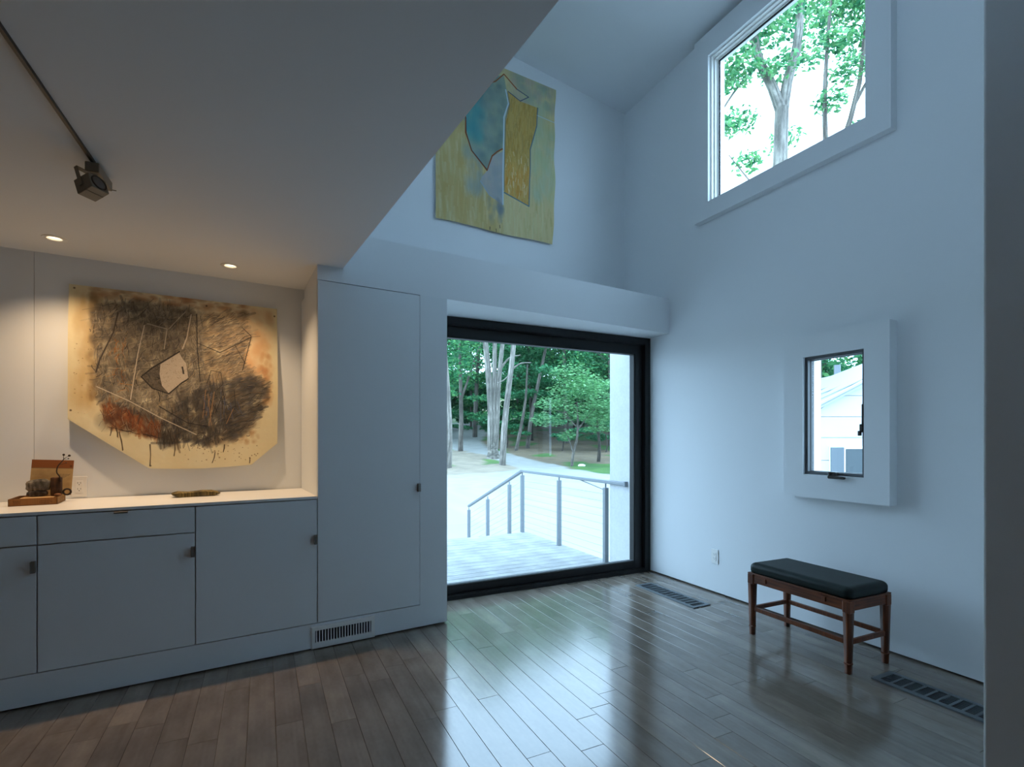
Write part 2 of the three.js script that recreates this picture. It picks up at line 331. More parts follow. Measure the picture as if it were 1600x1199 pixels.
// ---------- recessed downlights ----------
DL.forEach(([x, z], i) => {
  const d = grp('recessed_downlight', 'C', [x, YL, z], { label: i ? 'lit recessed ceiling downlight above the middle of the dark abstract painting' : 'lit recessed ceiling downlight above the left edge of the dark abstract painting', category: 'downlight', group: 'recessed downlights over the countertop' });
  const prof = [[0.031, 0.02], [0.031, -0.002], [0.036, -0.005], [0.05, -0.004], [0.052, 0]].map(([r, y]) => new THREE.Vector2(r, y));
  part(d, 'trim_ring', new THREE.LatheGeometry(prof, 28).translate(x, YL, z), m.plastic);
  part(d, 'housing', new THREE.LatheGeometry([[0.032, 0.0], [0.034, 0.1], [0.0005, 0.1]].map(([r, y]) => new THREE.Vector2(r, y)), 20).translate(x, YL, z), m.plastic);
  part(d, 'lamp', new THREE.CylinderGeometry(0.029, 0.026, 0.012, 24).translate(x, YL + 0.014, z), std('#fff4e0', { emissive: new THREE.Color(1, 0.8, 0.52), emissiveIntensity: 3.2 }), { label: 'glowing warm lamp' });
  const s = new THREE.SpotLight(new THREE.Color(1, 0.7, 0.42), 3.9, 0, 1.08, 1, 2);
  s.name = 'lamp_light'; const [wx, wz] = cab(x, z), [tx, tz] = cab(x, z + 0.3);
  s.position.set(wx, YL + 0.002, wz); s.target.position.set(tx, 0, tz); s.castShadow = true; s.shadow.radius = 1.3; s.shadow.bias = -0.0005;
  scene.add(s, s.target);
});

// ---------- track with spotlight ----------
{
  const a = [-0.441, -1.744], b = [-0.357, -2.432], dx = b[0] - a[0], dz = b[1] - a[1], L = Math.hypot(dx, dz), ux = dx / L, uz = dz / L, ang = Math.atan2(ux, uz);
  const rail = single('track_rail', 'C', [-0.4, YL, -1.7], new THREE.BoxGeometry(0.01, 0.012, 2.6).rotateY(ang).translate(b[0] - ux * 1.3, YL - 0.0065, b[1] - uz * 1.3), m.bronze, { label: 'thin dark lighting track on the low ceiling', category: 'light track' });
  const dull = std('#857d70', { roughness: 0.5, metalness: 0.3 });
  const t = grp('track_spotlight', 'C', [b[0], YL - 0.12, b[1]], { label: 'unlit square metal spotlight hanging from the ceiling track', category: 'spotlight' });
  const adapter = new RoundedBoxGeometry(0.044, 0.036, 0.16, 2, 0.004).rotateY(ang).translate(b[0] + ux * 0.055, YL - 0.031, b[1] + uz * 0.055);
  part(t, 'adapter', [adapter, rod([b[0] + ux * 0.125, YL - 0.045, b[1] + uz * 0.125], [b[0] + ux * 0.125 + 0.036, YL - 0.045, b[1] + uz * 0.125], 0.002)], dull);
  // head: cube turned to the right, lens face tilted up
  const hc = new THREE.Vector3(b[0] - 0.002, YL - 0.112, b[1] + 0.035), q = new THREE.Quaternion().setFromEuler(new THREE.Euler(-0.35, 0.82, 0, 'YXZ'));
  const put = (g) => g.applyQuaternion(q).translate(hc.x, hc.y, hc.z);
  part(t, 'head', [put(new RoundedBoxGeometry(0.066, 0.056, 0.07, 2, 0.004)), put(new THREE.BoxGeometry(0.06, 0.002, 0.0015).translate(0, -0.029, 0.005))], dull);
  const lens = part(t, 'lens_ring', put(new THREE.TorusGeometry(0.025, 0.003, 8, 24).translate(0, 0, 0.0355)), m.bronze);
  part(lens, 'lens', put(new THREE.CylinderGeometry(0.024, 0.024, 0.004, 24).rotateX(Math.PI / 2).translate(0, 0, 0.0345)), phy('#30363a', { roughness: 0.08, clearcoat: 1 }));
  part(t, 'yoke', [put(new THREE.BoxGeometry(0.003, 0.075, 0.014).translate(-0.0355, 0.03, -0.005)), put(new THREE.BoxGeometry(0.003, 0.075, 0.014).translate(0.0355, 0.03, -0.005)), put(new THREE.BoxGeometry(0.074, 0.003, 0.014).translate(0, 0.066, -0.005))], dull);
}

// ---------- electrical outlets ----------
function outlet(frame, p, turn, label) {
  const o = grp('electrical_outlet', frame, p, { label, category: 'outlet' });
  o.rotation.y += turn;
  const b = o.base; o.base = [0, 0, 0];
  part(o, 'plate', rbox(-0.035, 0.035, 0, 0.116, 0, 0.006, 0.002), m.plastic);
  const r = part(o, 'receptacle', rbox(-0.0165, 0.0165, 0.025, 0.091, 0.006, 0.0085, 0.001), m.plastic);
  for (const y of [0.041, 0.075]) part(r, 'slot', [box(-0.0075, -0.0055, y, y + 0.008, 0.0084, 0.0088), box(0.0055, 0.0075, y, y + 0.008, 0.0084, 0.0088), new THREE.CylinderGeometry(0.0024, 0.0024, 0.0004, 10).rotateX(Math.PI / 2).translate(0, y - 0.006, 0.0086)], m.dark);
  o.base = b;
}
outlet('C', [-0.619, 0.92, -3.77], 0, 'white electrical outlet on the niche wall beside the cardboard tray');
outlet('S', [XR, 0.241, -2.96], -Math.PI / 2, 'white electrical outlet low on the wall near the glass door');

// ---------- floor registers ----------
function register(z0, z1, label) {
  const x0 = 2.842, x1 = 3.018, n = 12, v = grp('floor_register', 'S', [(x0 + x1) / 2, 0, (z0 + z1) / 2], { label, category: 'air vent', group: 'floor registers along the right wall' });
  const y0 = 0.0005, y = 0.007;
  part(v, 'duct', [box(HX0 + 0.0005, HX0 + 0.0015, -0.32, -0.0002, z0 + 0.0145, z1 - 0.0145), box(HX1 - 0.0015, HX1 - 0.0005, -0.32, -0.0002, z0 + 0.0145, z1 - 0.0145), box(HX0 + 0.0015, HX1 - 0.0015, -0.32, -0.0002, z0 + 0.0145, z0 + 0.0155), box(HX0 + 0.0015, HX1 - 0.0015, -0.32, -0.0002, z1 - 0.0155, z1 - 0.0145), box(HX0 + 0.0005, HX1 - 0.0005, -0.322, -0.32, z0 + 0.0145, z1 - 0.0145)], m.duct);
  part(v, 'frame', [box(x0, x0 + 0.028, y0, y, z0, z1), box(x1 - 0.028, x1, y0, y, z0, z1), box(x0 + 0.028, x1 - 0.028, y0, y, z0, z0 + 0.028), box(x0 + 0.028, x1 - 0.028, y0, y, z1 - 0.028, z1)], m.register);
  for (let i = 1; i < n; i++) { const z = z0 + 0.028 + (z1 - z0 - 0.056) * i / n; part(v, 'bar', box(x0 + 0.028, x1 - 0.028, y0, y - 0.001, z - 0.006, z + 0.006), m.register); }
  for (let k = 0; k < 7; k++) { const x = x0 + 0.036 + k * 0.0173; part(v, 'louvre', box(x - 0.0012, x + 0.0012, y0, y - 0.003, z0 + 0.028, z1 - 0.028), m.register); }
}
register(-3.41, -2.76, 'grey metal floor register next to the glass door');
register(-1.545, -0.9, 'dark metal floor register beside the bench');

// ---------- bench ----------
{
  const wood = std('#8c4a1e', { roughness: 0.4, map: rep(darkWood, 3, 3) });
  const b = grp('bench', 'S', [2.968, 0, -1.929], { label: 'small wooden bench with a dark green leather cushion', category: 'bench' });
  b.rotation.y = -0.03; const keep = b.base; b.base = [0, 0, 0];
  const HX = 0.162, HZ = 0.302;                                             // leg centres
  for (const sx of [-1, 1]) for (const sz of [-1, 1]) {
    const x = sx * HX, z = sz * HZ, ox = sx * 0.004, oz = sz * 0.004;
    const leg = part(b, 'leg', [uvm(rbox(x - 0.0215, x + 0.0215, 0.325, 0.388, z - 0.0215, z + 0.0215, 0.005, 2)),
      (() => { const g = new THREE.CylinderGeometry(0.0265, 0.0175, 0.325, 4, 1).rotateY(Math.PI / 4).translate(x, 0.1625, z); return uvm(g.toNonIndexed()); })()], wood);
    part(leg, 'foot_ring', [rbox(x - 0.0165, x + 0.0165, 0.05, 0.058, z - 0.0165, z + 0.0165, 0.003, 2)], wood);
  }
  const rail = (x0, x1, z0, z1) => uvm(rbox(x0, x1, 0.334, 0.388, z0, z1, 0.003, 2), 1, true);
  part(b, 'apron', rail(-HX - 0.014, -HX + 0.008, -HZ + 0.02, HZ - 0.02), wood);
  part(b, 'apron', rail(HX - 0.008, HX + 0.014, -HZ + 0.02, HZ - 0.02), wood);
  part(b, 'apron', rail(-HX + 0.02, HX - 0.02, -HZ - 0.014, -HZ + 0.008), wood);
  part(b, 'apron', rail(-HX + 0.02, HX - 0.02, HZ - 0.008, HZ + 0.014), wood);
  part(b, 'seat_rim', [rbox(-HX - 0.021, HX + 0.021, 0.3885, 0.396, -HZ - 0.021, HZ + 0.021, 0.003, 2)], wood);
  for (const z of [-HZ + 0.1, HZ - 0.125]) part(b, 'tab', [rbox(-HX - 0.021, -HX - 0.012, 0.352, 0.378, z - 0.012, z + 0.012, 0.003, 2)], wood);
  const st = (x0, x1, z0, z1) => rbox(x0, x1, 0.154, 0.18, z0, z1, 0.003, 2);
  part(b, 'stretcher', st(-HX - 0.009, -HX + 0.009, -HZ, HZ), wood); part(b, 'stretcher', st(HX - 0.009, HX + 0.009, -HZ, HZ), wood);
  part(b, 'stretcher', st(-HX, HX, -HZ - 0.009, -HZ + 0.009), wood); part(b, 'stretcher', st(-HX, HX, HZ - 0.009, HZ + 0.009), wood);
  const g = new RoundedBoxGeometry(0.358, 0.088, 0.642, 6, 0.036), p = g.attributes.position;
  for (let i = 0; i < p.count; i++) { const x = p.getX(i) / 0.179, z = p.getZ(i) / 0.321, y = p.getY(i); if (y > 0) p.setY(i, y * (0.55 + 0.45 * (1 - 0.45 * x * x) * (1 - 0.3 * z ** 4)) + 0.004 * Math.sin(z * 5 + 1) * (1 - x * x)); }
  g.computeVertexNormals();
  const leather = phy('#0e2321', { roughness: 0.48, specularIntensity: 0.5, map: rep(mottle, 2, 2) });
  part(b, 'cushion', g.translate(0, 0.424, 0), leather, { label: 'dark green leather cushion' });
  b.base = keep;
}

// ---------- paintings ----------
function canvas(w, h, draw) {
  const c = document.createElement('canvas'); c.width = w; c.height = h; draw(c.getContext('2d'), w, h);
  const t = new THREE.CanvasTexture(c); t.colorSpace = THREE.SRGBColorSpace; return t;
}
const inside = (P, x, y) => { let r = false; for (let i = 0, j = P.length - 1; i < P.length; j = i++) if ((P[i][1] > y) !== (P[j][1] > y) && x < (P[j][0] - P[i][0]) * (y - P[i][1]) / (P[j][1] - P[i][1]) + P[i][0]) r = !r; return r; };
// sheet of canvas: columns between top(s) and bottom(s); f(s, t) -> [x, y, off the wall]
function sheet(nx, ny, f, thick) {
  const P = [], U = [], I = [], id = (i, j, k) => k * (nx + 1) * (ny + 1) + j * (nx + 1) + i;
  for (let k = 0; k < 2; k++) for (let j = 0; j <= ny; j++) for (let i = 0; i <= nx; i++) { const q = f(i / nx, j / ny); P.push(q[0], q[1], q[2] - k * thick); U.push(q[3], 1 - q[4]); }
  for (let j = 0; j < ny; j++) for (let i = 0; i < nx; i++) { const a = id(i, j, 0), b = id(i + 1, j, 0), c = id(i + 1, j + 1, 0), d = id(i, j + 1, 0), n = (nx + 1) * (ny + 1); I.push(a, d, c, a, c, b, a + n, c + n, d + n, a + n, b + n, c + n); }
  const n = (nx + 1) * (ny + 1), rim = (a, b) => I.push(a, b, b + n, a, b + n, a + n);
  for (let i = 0; i < nx; i++) { rim(id(i, 0, 0), id(i + 1, 0, 0)); rim(id(i + 1, ny, 0), id(i, ny, 0)); }
  for (let j = 0; j < ny; j++) { rim(id(0, j + 1, 0), id(0, j, 0)); rim(id(nx, j, 0), id(nx, j + 1, 0)); }
  const g = new THREE.BufferGeometry(); g.setAttribute('position', new THREE.Float32BufferAttribute(P, 3)); g.setAttribute('uv', new THREE.Float32BufferAttribute(U, 2)); g.setIndex(I); g.computeVertexNormals();
  return g;
}
const rgba = (c, a) => `rgba(${c[0]},${c[1]},${c[2]},${a})`;
const pick = (L) => L[Math.floor(rnd() * L.length)];
const poly = (g, P, W, H, close = true) => { g.beginPath(); P.forEach(([x, y], i) => i ? g.lineTo(x * W, y * H) : g.moveTo(x * W, y * H)); if (close) g.closePath(); };
const blot = (g, x, y, r, c, a, sy = 1) => { g.save(); g.translate(x, y); g.scale(1, sy); const q = g.createRadialGradient(0, 0, 0, 0, 0, r); q.addColorStop(0, rgba(c, a)); q.addColorStop(0.6, rgba(c, a * 0.6)); q.addColorStop(1, rgba(c, 0)); g.fillStyle = q; g.beginPath(); g.arc(0, 0, r, 0, 7); g.fill(); g.restore(); };
const stroke = (g, P, W, H, w, c, a) => { g.strokeStyle = rgba(c, a); g.lineWidth = w; g.lineCap = 'round'; g.lineJoin = 'round'; poly(g, P, W, H, false); g.stroke(); };
const rough = (g, P, W, H, w, c, a) => { for (let k = 0; k < 4; k++) stroke(g, P.map(([x, y]) => [x + rr(-0.002, 0.002), y + rr(-0.002, 0.002)]), W, H, w * rr(0.4, 1), c, a * rr(0.5, 1)); };
{
  const mass = [[0.116, 0.093], [0.1, 0.174], [0.104, 0.282], [0.116, 0.38], [0.113, 0.538], [0.131, 0.616], [0.146, 0.665], [0.154, 0.765], [0.297, 0.793], [0.388, 0.824], [0.396, 0.866], [0.473, 0.876], [0.5, 0.845], [0.615, 0.872], [0.699, 0.856], [0.793, 0.823], [0.862, 0.755], [0.902, 0.675], [0.943, 0.582], [0.953, 0.491], [0.873, 0.427], [0.833, 0.385], [0.804, 0.32], [0.862, 0.191], [0.813, 0.117], [0.843, 0.04], [0.755, 0.068], [0.57, 0.092], [0.516, 0.057], [0.396, 0.063], [0.313, 0.054], [0.217, 0.075]];
  const lower = [[0.13, 0.6], [0.4, 0.72], [0.5, 0.6], [0.62, 0.5], [0.85, 0.44], [0.95, 0.5], [0.9, 0.68], [0.79, 0.82], [0.61, 0.87], [0.4, 0.87], [0.38, 0.82]];
  const rustLL = [[0.13, 0.62], [0.15, 0.775], [0.3, 0.8], [0.39, 0.83], [0.41, 0.74], [0.25, 0.67]];
  const map = canvas(1400, 1376, (g, W, H) => {
    g.fillStyle = '#e2d6b2'; g.fillRect(0, 0, W, H);
    for (let i = 0; i < 260; i++) blot(g, rnd() * W, rnd() * H, rr(30, 130), pick([[228, 212, 168], [206, 184, 136], [218, 198, 150]]), 0.16, rr(0.6, 2));
    for (let i = 0; i < 70; i++) blot(g, rr(0.03, 0.12) * W, rr(0.05, 0.7) * H, rr(20, 60), [170, 126, 62], 0.1, 2.2);
    // rust and peach washes round the mass
    for (let i = 0; i < 150; i++) blot(g, rr(0.1, 0.82) * W, rr(-0.01, 0.06) * H, rr(20, 60), pick([[128, 72, 38], [162, 100, 58], [96, 60, 40], [178, 118, 74]]), 0.22, 0.5);
    for (let i = 0; i < 160; i++) { const x = rr(0.6, 0.96), y = rr(0.03, 0.45); if (x > 0.72 || y < 0.1) blot(g, x * W, y * H, rr(25, 75), pick([[190, 122, 72], [206, 146, 96], [172, 104, 58]]), 0.14, 1.3); }
    for (let i = 0; i < 40; i++) blot(g, rr(0.9, 0.965) * W, rr(0.3, 0.62) * H, rr(15, 40), [160, 84, 36], 0.2, 1.5);
    for (let i = 0; i < 90; i++) blot(g, rr(0.085, 0.13) * W, rr(0.03, 0.64) * H, rr(14, 34), pick([[120, 84, 44], [92, 70, 44]]), 0.2, 1.6);
    for (let i = 0; i < 60; i++) blot(g, rr(0.6, 0.9) * W, rr(0.78, 0.86) * H, rr(12, 30), [150, 90, 44], 0.18);
    // the mass: ground tone, then thousands of brush marks
    for (let i = 0; i < 5200; i++) { const x = rr(0.08, 0.97), y = rr(0.03, 0.9); if (!inside(mass, x, y)) continue; const low = inside(lower, x, y); blot(g, x * W, y * H, rr(12, 44), inside(rustLL, x, y) ? pick([[104, 48, 16], [130, 66, 24], [74, 36, 18]]) : low ? pick([[52, 46, 42], [40, 38, 40], [70, 60, 50], [50, 54, 66]]) : x > 0.6 ? pick([[150, 122, 88], [122, 102, 78], [98, 84, 68]]) : pick([[112, 100, 84], [92, 82, 70], [134, 120, 100], [76, 68, 60]]), 0.3, rr(0.7, 1.6)); }
    for (let i = 0; i < 90; i++) { const x = rr(0.12, 0.92), y = rr(0.08, 0.82); if (inside(mass, x, y)) blot(g, x * W, y * H, rr(25, 80), pick([[50, 44, 40], [60, 52, 46], [150, 138, 120], [44, 40, 42]]), 0.35, rr(0.5, 2)); }
    const P1 = [[128, 116, 98], [104, 94, 80], [84, 76, 66], [150, 138, 118], [70, 64, 58], [118, 100, 76], [96, 92, 90]], P2 = [[48, 44, 42], [62, 56, 50], [36, 34, 36], [74, 66, 58], [58, 60, 72], [90, 72, 52]], P3 = [[110, 48, 14], [132, 62, 20], [86, 38, 14], [64, 30, 16]];
    const mark = (x, y, L, w, c, al, a) => stroke(g, [[x - Math.cos(a) * L / 2, y - Math.sin(a) * L / 2], [x + rr(-0.006, 0.006), y + rr(-0.006, 0.006)], [x + Math.cos(a) * L / 2, y + Math.sin(a) * L / 2]], W, H, w, c, al);
    const lean = (x, y) => inside(rustLL, x, y) ? rr(0.9, 1.9) : x > 0.6 && y < 0.42 ? rr(-0.85, -0.25) : x > 0.72 ? rr(-0.7, 0) : rnd() < 0.3 ? rr(-0.9, 0) : rr(1.2, 1.9);
    for (let i = 0; i < 900; i++) {                                         // broad brush marks
      const x = rr(0.08, 0.96), y = rr(0.04, 0.88); if (!inside(mass, x, y)) continue;
      const low = inside(lower, x, y), c = inside(rustLL, x, y) ? pick(P3) : low ? pick(P2) : pick([...P1, [52, 46, 42], [168, 154, 132]]);
      mark(x, y, rr(0.03, 0.13), rr(5, 20), c, rr(0.18, 0.42), lean(x, y));
    }
    for (let i = 0; i < 3200; i++) {
      const x = rr(0.08, 0.97), y = rr(0.03, 0.9); if (!inside(mass, x + rr(-0.02, 0.02), y + rr(-0.02, 0.02))) continue;
      const low = inside(lower, x, y), ll = inside(rustLL, x, y), rusty = x > 0.17 && x < 0.25 && y > 0.28 && y < 0.66;
      const c = ll ? pick(P3) : low ? pick([...P2, [104, 84, 62], [22, 20, 22]]) : rusty && rnd() < 0.4 ? pick([[150, 86, 30], [176, 108, 46]]) : pick([...P1, [40, 36, 34], [176, 160, 132]]);
      mark(x, y, rr(0.01, 0.06), rr(1.2, 6), c, rr(0.35, 0.8), lean(x, y) + rr(-0.35, 0.35));
    }
    for (let i = 0; i < 1300; i++) {                                        // light scratches and ochre flecks
      const x = rr(0.1, 0.9), y = rr(0.06, 0.8); if (!inside(mass, x, y) || (inside(lower, x, y) && rnd() < 0.75)) continue;
      const L = rr(0.008, 0.04), a = x > 0.58 ? rr(-1, -0.3) : rr(0.9, 2.6);
      stroke(g, [[x, y], [x + Math.cos(a) * L, y + Math.sin(a) * L]], W, H, rr(0.8, 2.6), pick([[196, 182, 158], [176, 164, 146], [206, 170, 110], [150, 146, 144]]), rr(0.3, 0.75));
    }
    for (let i = 0; i < 26; i++) { const x = rr(0.6, 0.78); rough(g, [[x, rr(0.52, 0.7)], [x + rr(-0.04, 0.04), rr(0.6, 0.76)]], W, H, 5, pick([[150, 112, 76], [70, 76, 96], [26, 24, 26]]), 0.6); }
    for (let i = 0; i < 40; i++) { const x = rr(0.39, 0.48), y = rr(0.76, 0.84); stroke(g, [[x, y], [x + rr(-0.01, 0.01), y + rr(0.03, 0.07)]], W, H, rr(3, 9), [44, 34, 26], 0.4); }
    for (let i = 0; i < 30; i++) { const x = rr(0.16, 0.39); stroke(g, [[x, 0.765 + (x - 0.15) * 0.25 + rr(-0.006, 0.006)], [x + 0.02, 0.77 + (x - 0.15) * 0.25 + rr(-0.006, 0.006)]], W, H, rr(2, 6), [40, 22, 14], 0.5); }
    // the pale stone shape with its dark side
    poly(g, [[0.313, 0.48], [0.363, 0.425], [0.49, 0.32], [0.516, 0.388], [0.527, 0.477], [0.438, 0.57], [0.363, 0.54]], W, H); g.fillStyle = '#5c5348'; g.fill();
    const white = [[0.4, 0.402], [0.49, 0.326], [0.516, 0.388], [0.526, 0.475], [0.438, 0.567], [0.407, 0.526], [0.396, 0.459]];
    for (let i = 0; i < 200; i++) { const x = rr(0.315, 0.42), y = rr(0.4, 0.56); if (inside([[0.313, 0.48], [0.363, 0.425], [0.42, 0.38], [0.42, 0.56], [0.363, 0.54]], x, y)) mark(x, y, rr(0.01, 0.03), rr(2, 6), pick([[64, 56, 48], [112, 100, 84], [90, 78, 64], [46, 40, 36]]), 0.6, rr(0, 3)); }
    poly(g, white, W, H); g.fillStyle = '#b9ab99'; g.fill();
    for (let i = 0; i < 420; i++) { const x = rr(0.33, 0.53), y = rr(0.33, 0.57); if (inside(white, x, y)) stroke(g, [[x, y], [x + rr(-0.01, 0.01), y + rr(-0.012, 0.012)]], W, H, rr(1, 4), pick([[208, 196, 178], [150, 134, 112], [196, 182, 162], [110, 96, 78]]), rr(0.3, 0.7)); }
    rough(g, [[0.503, 0.41], [0.508, 0.45]], W, H, 9, [40, 36, 34], 0.9);
    rough(g, [[0.527, 0.477], [0.438, 0.572], [0.363, 0.542], [0.313, 0.48], [0.363, 0.425], [0.49, 0.32]], W, H, 7, [24, 20, 20], 0.85);
    // drawn lines
    const pale = [206, 192, 170], ink = [30, 26, 24];
    rough(g, [[0.12, 0.547], [0.257, 0.621], [0.396, 0.709], [0.57, 0.807]], W, H, 7, pale, 0.8);
    rough(g, [[0.326, 0.186], [0.297, 0.353], [0.264, 0.611]], W, H, 6, pale, 0.7); rough(g, [[0.543, 0.096], [0.521, 0.227], [0.503, 0.303]], W, H, 8, pale, 0.55);
    rough(g, [[0.438, 0.194], [0.516, 0.084]], W, H, 5, pale, 0.5); rough(g, [[0.338, 0.175], [0.43, 0.195], [0.418, 0.312]], W, H, 5, pale, 0.55);
    rough(g, [[0.208, 0.13], [0.189, 0.243], [0.131, 0.398], [0.116, 0.469]], W, H, 10, [52, 44, 38], 0.6); rough(g, [[0.57, 0.088], [0.57, 0.276], [0.583, 0.49]], W, H, 5, ink, 0.7);
    rough(g, [[0.57, 0.26], [0.685, 0.308], [0.853, 0.198], [0.804, 0.409]], W, H, 4, ink, 0.75); rough(g, [[0.804, 0.141], [0.853, 0.192]], W, H, 4, ink, 0.7); rough(g, [[0.765, 0.257], [0.819, 0.364]], W, H, 4, ink, 0.7);
    rough(g, [[0.396, 0.647], [0.526, 0.738], [0.624, 0.758]], W, H, 6, [22, 20, 24], 0.75); rough(g, [[0.62, 0.5], [0.64, 0.42], [0.69, 0.43], [0.7, 0.5], [0.67, 0.54]], W, H, 4, ink, 0.6);
    // drips, spatters, pins
    for (const [a, b, c, d] of [[0.213, 0.794, 0.229, 0.895], [0.349, 0.865, 0.349, 0.984], [0.713, 0.868, 0.708, 0.911], [0.666, 0.911, 0.652, 0.976], [0.847, 0.947, 0.847, 0.981], [0.18, 0.77, 0.176, 0.815], [0.2, 0.775, 0.208, 0.82], [0.465, 0.86, 0.46, 0.93]]) rough(g, [[a, b], [(a + c) / 2 + 0.002, (b + d) / 2], [c, d]], W, H, 6, [58, 44, 30], 0.7);
    for (let i = 0; i < 46; i++) blot(g, rr(0.5, 0.9) * W, rr(0.87, 0.97) * H, rr(3, 9), [96, 66, 36], 0.6);
    for (let i = 0; i < 24; i++) blot(g, rr(0.02, 0.1) * W, rr(0.3, 0.72) * H, rr(2, 6), [110, 80, 46], 0.5);
    for (const [x, y] of [[0.022, 0.02], [0.985, 0.05], [0.62, 0.035], [0.012, 0.68], [0.35, 0.985]]) blot(g, x * W, y * H, 9, [60, 44, 30], 0.9);
  });
  const bump = tex(512, 512, (x, y, i) => { const v = 128 + 90 * (gD[i] - 0.5) + 60 * (gA[i] - 0.5); return [v, v, v]; }, false);
  const top = (s) => 2.13, bot = (s) => s < 0.345 ? 1.363 - (1.363 - 1.074) * s / 0.345 : s < 0.857 ? 1.074 + 0.009 * (s - 0.345) / 0.512 - 0.012 * Math.sin(Math.PI * (s - 0.345) / 0.512) : 1.083 + (1.222 - 1.083) * (s - 0.857) / 0.143;
  const g = sheet(56, 36, (s, t) => {
    const y = top(s) + (bot(s) - top(s)) * t, v = (2.132 - y) / 1.058, x = -0.662 + 1.075 * s + 0.004 * Math.sin(v * 4) * (s > 0.5 ? 1 : -1);
    return [x, y, -3.762 + 0.008 + 0.042 * v * v + 0.01 * v * Math.sin(s * 7 + 1) + 0.004 * Math.sin(v * 9 + s * 3), s, v];
  }, 0.0015);
  single('painting', 'C', [-0.12, 1.07, -3.765], g, std('#ffffff', { map, roughness: 0.75, bumpMap: bump, bumpScale: 0.0012 }), { label: 'dark brown abstract painting on an unframed cream sheet above the countertop', category: 'painting' });
}
{
  const yellow = [[0.566, 0.162], [0.666, 0.198], [0.826, 0.203], [0.818, 0.31], [0.758, 0.463], [0.758, 0.572], [0.744, 0.796], [0.537, 0.749], [0.54, 0.49], [0.545, 0.367], [0.572, 0.244]];
  const teal = [[0.537, 0.081], [0.371, 0.12], [0.25, 0.22], [0.22, 0.395], [0.244, 0.477], [0.276, 0.56], [0.398, 0.647], [0.439, 0.567], [0.523, 0.508], [0.537, 0.32], [0.572, 0.234], [0.559, 0.163]];
  const grey = [[0.398, 0.652], [0.357, 0.692], [0.344, 0.719], [0.412, 0.784], [0.523, 0.829], [0.53, 0.516], [0.439, 0.562]];
  const map = canvas(1100, 1440, (g, W, H) => {
    g.fillStyle = '#d6c592'; g.fillRect(0, 0, W, H);
    for (let i = 0; i < 300; i++) { const x = rr(0, 0.5); blot(g, x * W, rr(0.3, 1) * H, rr(30, 90), pick([[196, 164, 96], [178, 150, 88], [206, 182, 120]]), 0.14, 2); }
    for (let i = 0; i < 900; i++) { const x = rnd(), y = rnd(); stroke(g, [[x, y], [x + rr(-0.02, 0.02), y + rr(0.03, 0.14)]], W, H, rr(5, 22), pick([[216, 204, 152], [196, 180, 118], [224, 218, 178], [184, 170, 108], [208, 208, 170]]), 0.2); }
    for (let i = 0; i < 260; i++) { const x = rr(0.2, 1), y = rr(0.02, 0.62); blot(g, x * W, y * H, rr(30, 90), x > 0.75 ? pick([[150, 186, 170], [168, 196, 176], [186, 196, 150]]) : pick([[150, 176, 162], [164, 178, 150]]), 0.13, 1.4); }
    for (let i = 0; i < 90; i++) blot(g, rr(0.6, 1) * W, rr(0.04, 0.2) * H, rr(20, 60), pick([[176, 160, 160], [120, 158, 150], [150, 150, 150]]), 0.2);
    for (let i = 0; i < 120; i++) blot(g, rr(0.78, 0.98) * W, rr(0.3, 0.75) * H, rr(20, 60), pick([[150, 192, 186], [170, 190, 130], [190, 200, 170]]), 0.13, 1.6);
    for (let i = 0; i < 60; i++) blot(g, rr(0.24, 0.36) * W, rr(0.55, 0.8) * H, rr(20, 60), pick([[150, 168, 170], [128, 150, 160]]), 0.16, 1.6);
    poly(g, teal, W, H); g.fillStyle = 'rgba(130,160,156,0.55)'; g.fill();
    g.save(); poly(g, teal, W, H); g.clip();
    for (let i = 0; i < 200; i++) blot(g, rr(0.2, 0.36) * W, rr(0.1, 0.5) * H, rr(24, 70), pick([[60, 150, 158], [84, 168, 170], [70, 140, 150]]), 0.16, 1.5);
    for (let i = 0; i < 240; i++) blot(g, rr(0.34, 0.58) * W, rr(0.1, 0.64) * H, rr(24, 70), pick([[96, 128, 130], [128, 154, 152], [84, 110, 116], [140, 160, 160]]), 0.16);
    g.restore();
    poly(g, grey, W, H); g.fillStyle = 'rgba(170,174,180,0.75)'; g.fill();
    g.save(); poly(g, grey, W, H); g.clip(); for (let i = 0; i < 120; i++) blot(g, rr(0.34, 0.54) * W, rr(0.5, 0.84) * H, rr(20, 60), pick([[180, 172, 180], [140, 156, 168], [160, 170, 176]]), 0.2); g.restore();
    poly(g, yellow, W, H); g.fillStyle = 'rgba(202,166,92,0.9)'; g.fill();
    g.save(); poly(g, yellow, W, H); g.clip();
    for (let i = 0; i < 700; i++) { const x = rr(0.52, 0.84), y = rr(0.14, 0.8); stroke(g, [[x, y], [x + rr(-0.02, 0.01), y + rr(0.02, 0.09)]], W, H, rr(4, 14), y > 0.55 ? pick([[214, 152, 62], [196, 128, 40], [224, 176, 96]]) : pick([[190, 148, 60], [170, 130, 48], [206, 172, 92], [160, 140, 80]]), 0.28); }
    for (let i = 0; i < 42; i++) { const x = rr(0.55, 0.74), y = rr(0.5, 0.74); stroke(g, [[x, y], [x + rr(-0.012, 0.012), y + rr(0.01, 0.05)]], W, H, rr(3, 10), [232, 222, 190], 0.45); }
    g.restore();
    const steel = [90, 120, 138], pale = [196, 214, 226], rust = [150, 78, 36], dark = [70, 60, 62];
    rough(g, [[0.826, 0.203], [0.818, 0.31], [0.758, 0.463], [0.758, 0.572], [0.744, 0.8], [0.537, 0.752]], W, H, 11, steel, 0.7);
